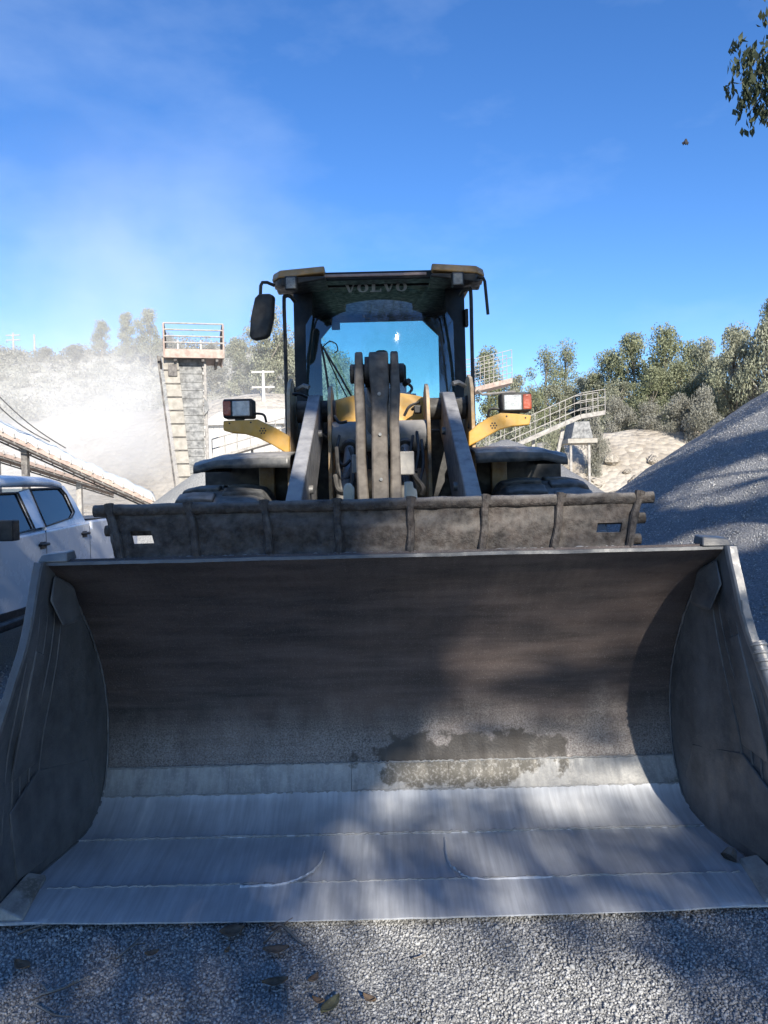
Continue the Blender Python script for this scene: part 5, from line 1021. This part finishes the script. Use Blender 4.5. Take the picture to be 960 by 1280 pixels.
for px, py, l_, w_, ang, m_, lb in LF:
    c = G(px, py, .012); sc_ = c.y / FPX; n = 9; up_, lo_ = [], []
    for k in range(n):
        t = k / (n - 1) - .5; hw = w_ * sc_ * .75 * max(.04, math.cos(t * math.pi)) ** .8; L_ = t * l_ * sc_ * 1.3; ca, sa = math.cos(ang), math.sin(ang); zc = .012 + near_z(c.x, c.y) + .02 * (t * t) * 2
        row = [(c.x + L_ * ca - q * hw * sa, c.y + L_ * sa + q * hw * ca, zc + .008 * q * q + .003 * fbm(t * 6, q * 3, px)) for q in (-1, -.5, 0, .5, 1)]; up_.append(row)
    mb = MB(); mb.grid(up_); o = mb.build('fallen_leaf', M[m_], angle=180); so = o.modifiers.new('solid', 'SOLIDIFY'); so.thickness = .0012; tag(o, lb, 'leaf', 'fallen leaves on the gravel')

# small bird high in the sky
c = P(857, 177, 22); mb = MB(); mb.tube([c + Vector((0, -.02, -.09)), c + Vector((0, 0, -.03)), c + Vector((.01, 0, .03)), c + Vector((.01, 0, .08))], [.02, .055, .045, .015], 8); bd_ = thing('bird', c, 'tiny dark bird flying in the clear sky at right', 'bird'); mb.build('body', M['bird'], bd_)
for s in (-1, 1):
    mb = MB(); mb.add([c + Vector((s * .02, 0, .03)), c + Vector((s * .10, .02, -.02)), c + Vector((s * .06, .02, -.10)), c + Vector((s * .02, .01, -.04))], [(0, 1, 2, 3)]); o = mb.build('wing', M['bird'], bd_); so = o.modifiers.new('solid', 'SOLIDIFY'); so.thickness = .008

# ------------------------------------------------------------------ dust drifting off the crusher
def dust_cloud():
    mb = MB(); x0, x1, y0, y1, z0, z1 = -42, 6, 33, 64, -1, 26; mb.box(x0, x1, y0, y1, z0, z1)
    m = bpy.data.materials.new('rock_dust_in_air'); m.use_nodes = True; t = m.node_tree; t.nodes.clear()
    out = nnode(t, 'ShaderNodeOutputMaterial'); pv = nnode(t, 'ShaderNodeVolumePrincipled'); pv.inputs['Color'].default_value = (.97, .95, .92, 1); pv.inputs['Anisotropy'].default_value = -0.25
    g = nnode(t, 'ShaderNodeNewGeometry'); tcn = nnode(t, 'ShaderNodeTexCoord')
    n1 = nnode(t, 'ShaderNodeTexNoise', Scale=0.11, Detail=4, Roughness=.6); t.links.new(tcn.outputs['Object'], n1.inputs['Vector'])
    def ell(c, r, pw=1.0):
        mpn = nnode(t, 'ShaderNodeMapping'); mpn.vector_type = 'POINT'; mpn.inputs['Location'].default_value = tuple(-a / b for a, b in zip(c, r)); mpn.inputs['Scale'].default_value = tuple(1 / b for b in r); t.links.new(tcn.outputs['Object'], mpn.inputs['Vector'])
        ln = nnode(t, 'ShaderNodeVectorMath', operation='LENGTH'); t.links.new(mpn.outputs[0], ln.inputs[0]); r_ = nnode(t, 'ShaderNodeMapRange'); r_.interpolation_type = 'SMOOTHSTEP'; r_.inputs['From Min'].default_value = 1.0; r_.inputs['From Max'].default_value = 0.15; t.links.new(ln.outputs['Value'], r_.inputs['Value']); return mth(t, 'MULTIPLY', r_.outputs['Result'], pw)
    e = mth(t, 'ADD', mth(t, 'ADD', ell((-15, 46, 4), (16, 13, 7.5), 1.0), ell((-14.5, 44, 13), (15, 11, 11), .30)), ell((-26, 48, 9), (16, 14, 9), .35))
    nr = nnode(t, 'ShaderNodeMapRange'); nr.inputs['From Min'].default_value = .40; nr.inputs['From Max'].default_value = .68; t.links.new(n1.outputs['Fac'], nr.inputs['Value'])
    d = mth(t, 'MULTIPLY', mth(t, 'MULTIPLY', e, mth(t, 'ADD', nr.outputs['Result'], .12)), .125); pv.inputs['Density'].default_value = 0; t.links.new(d, pv.inputs['Density']); t.links.new(pv.outputs[0], out.inputs['Volume'])
    o = mb.build('dust_cloud', m, smooth=False); tag(o, 'pale rock dust drifting over the plant at left', 'dust', kind='stuff')
dust_cloud()
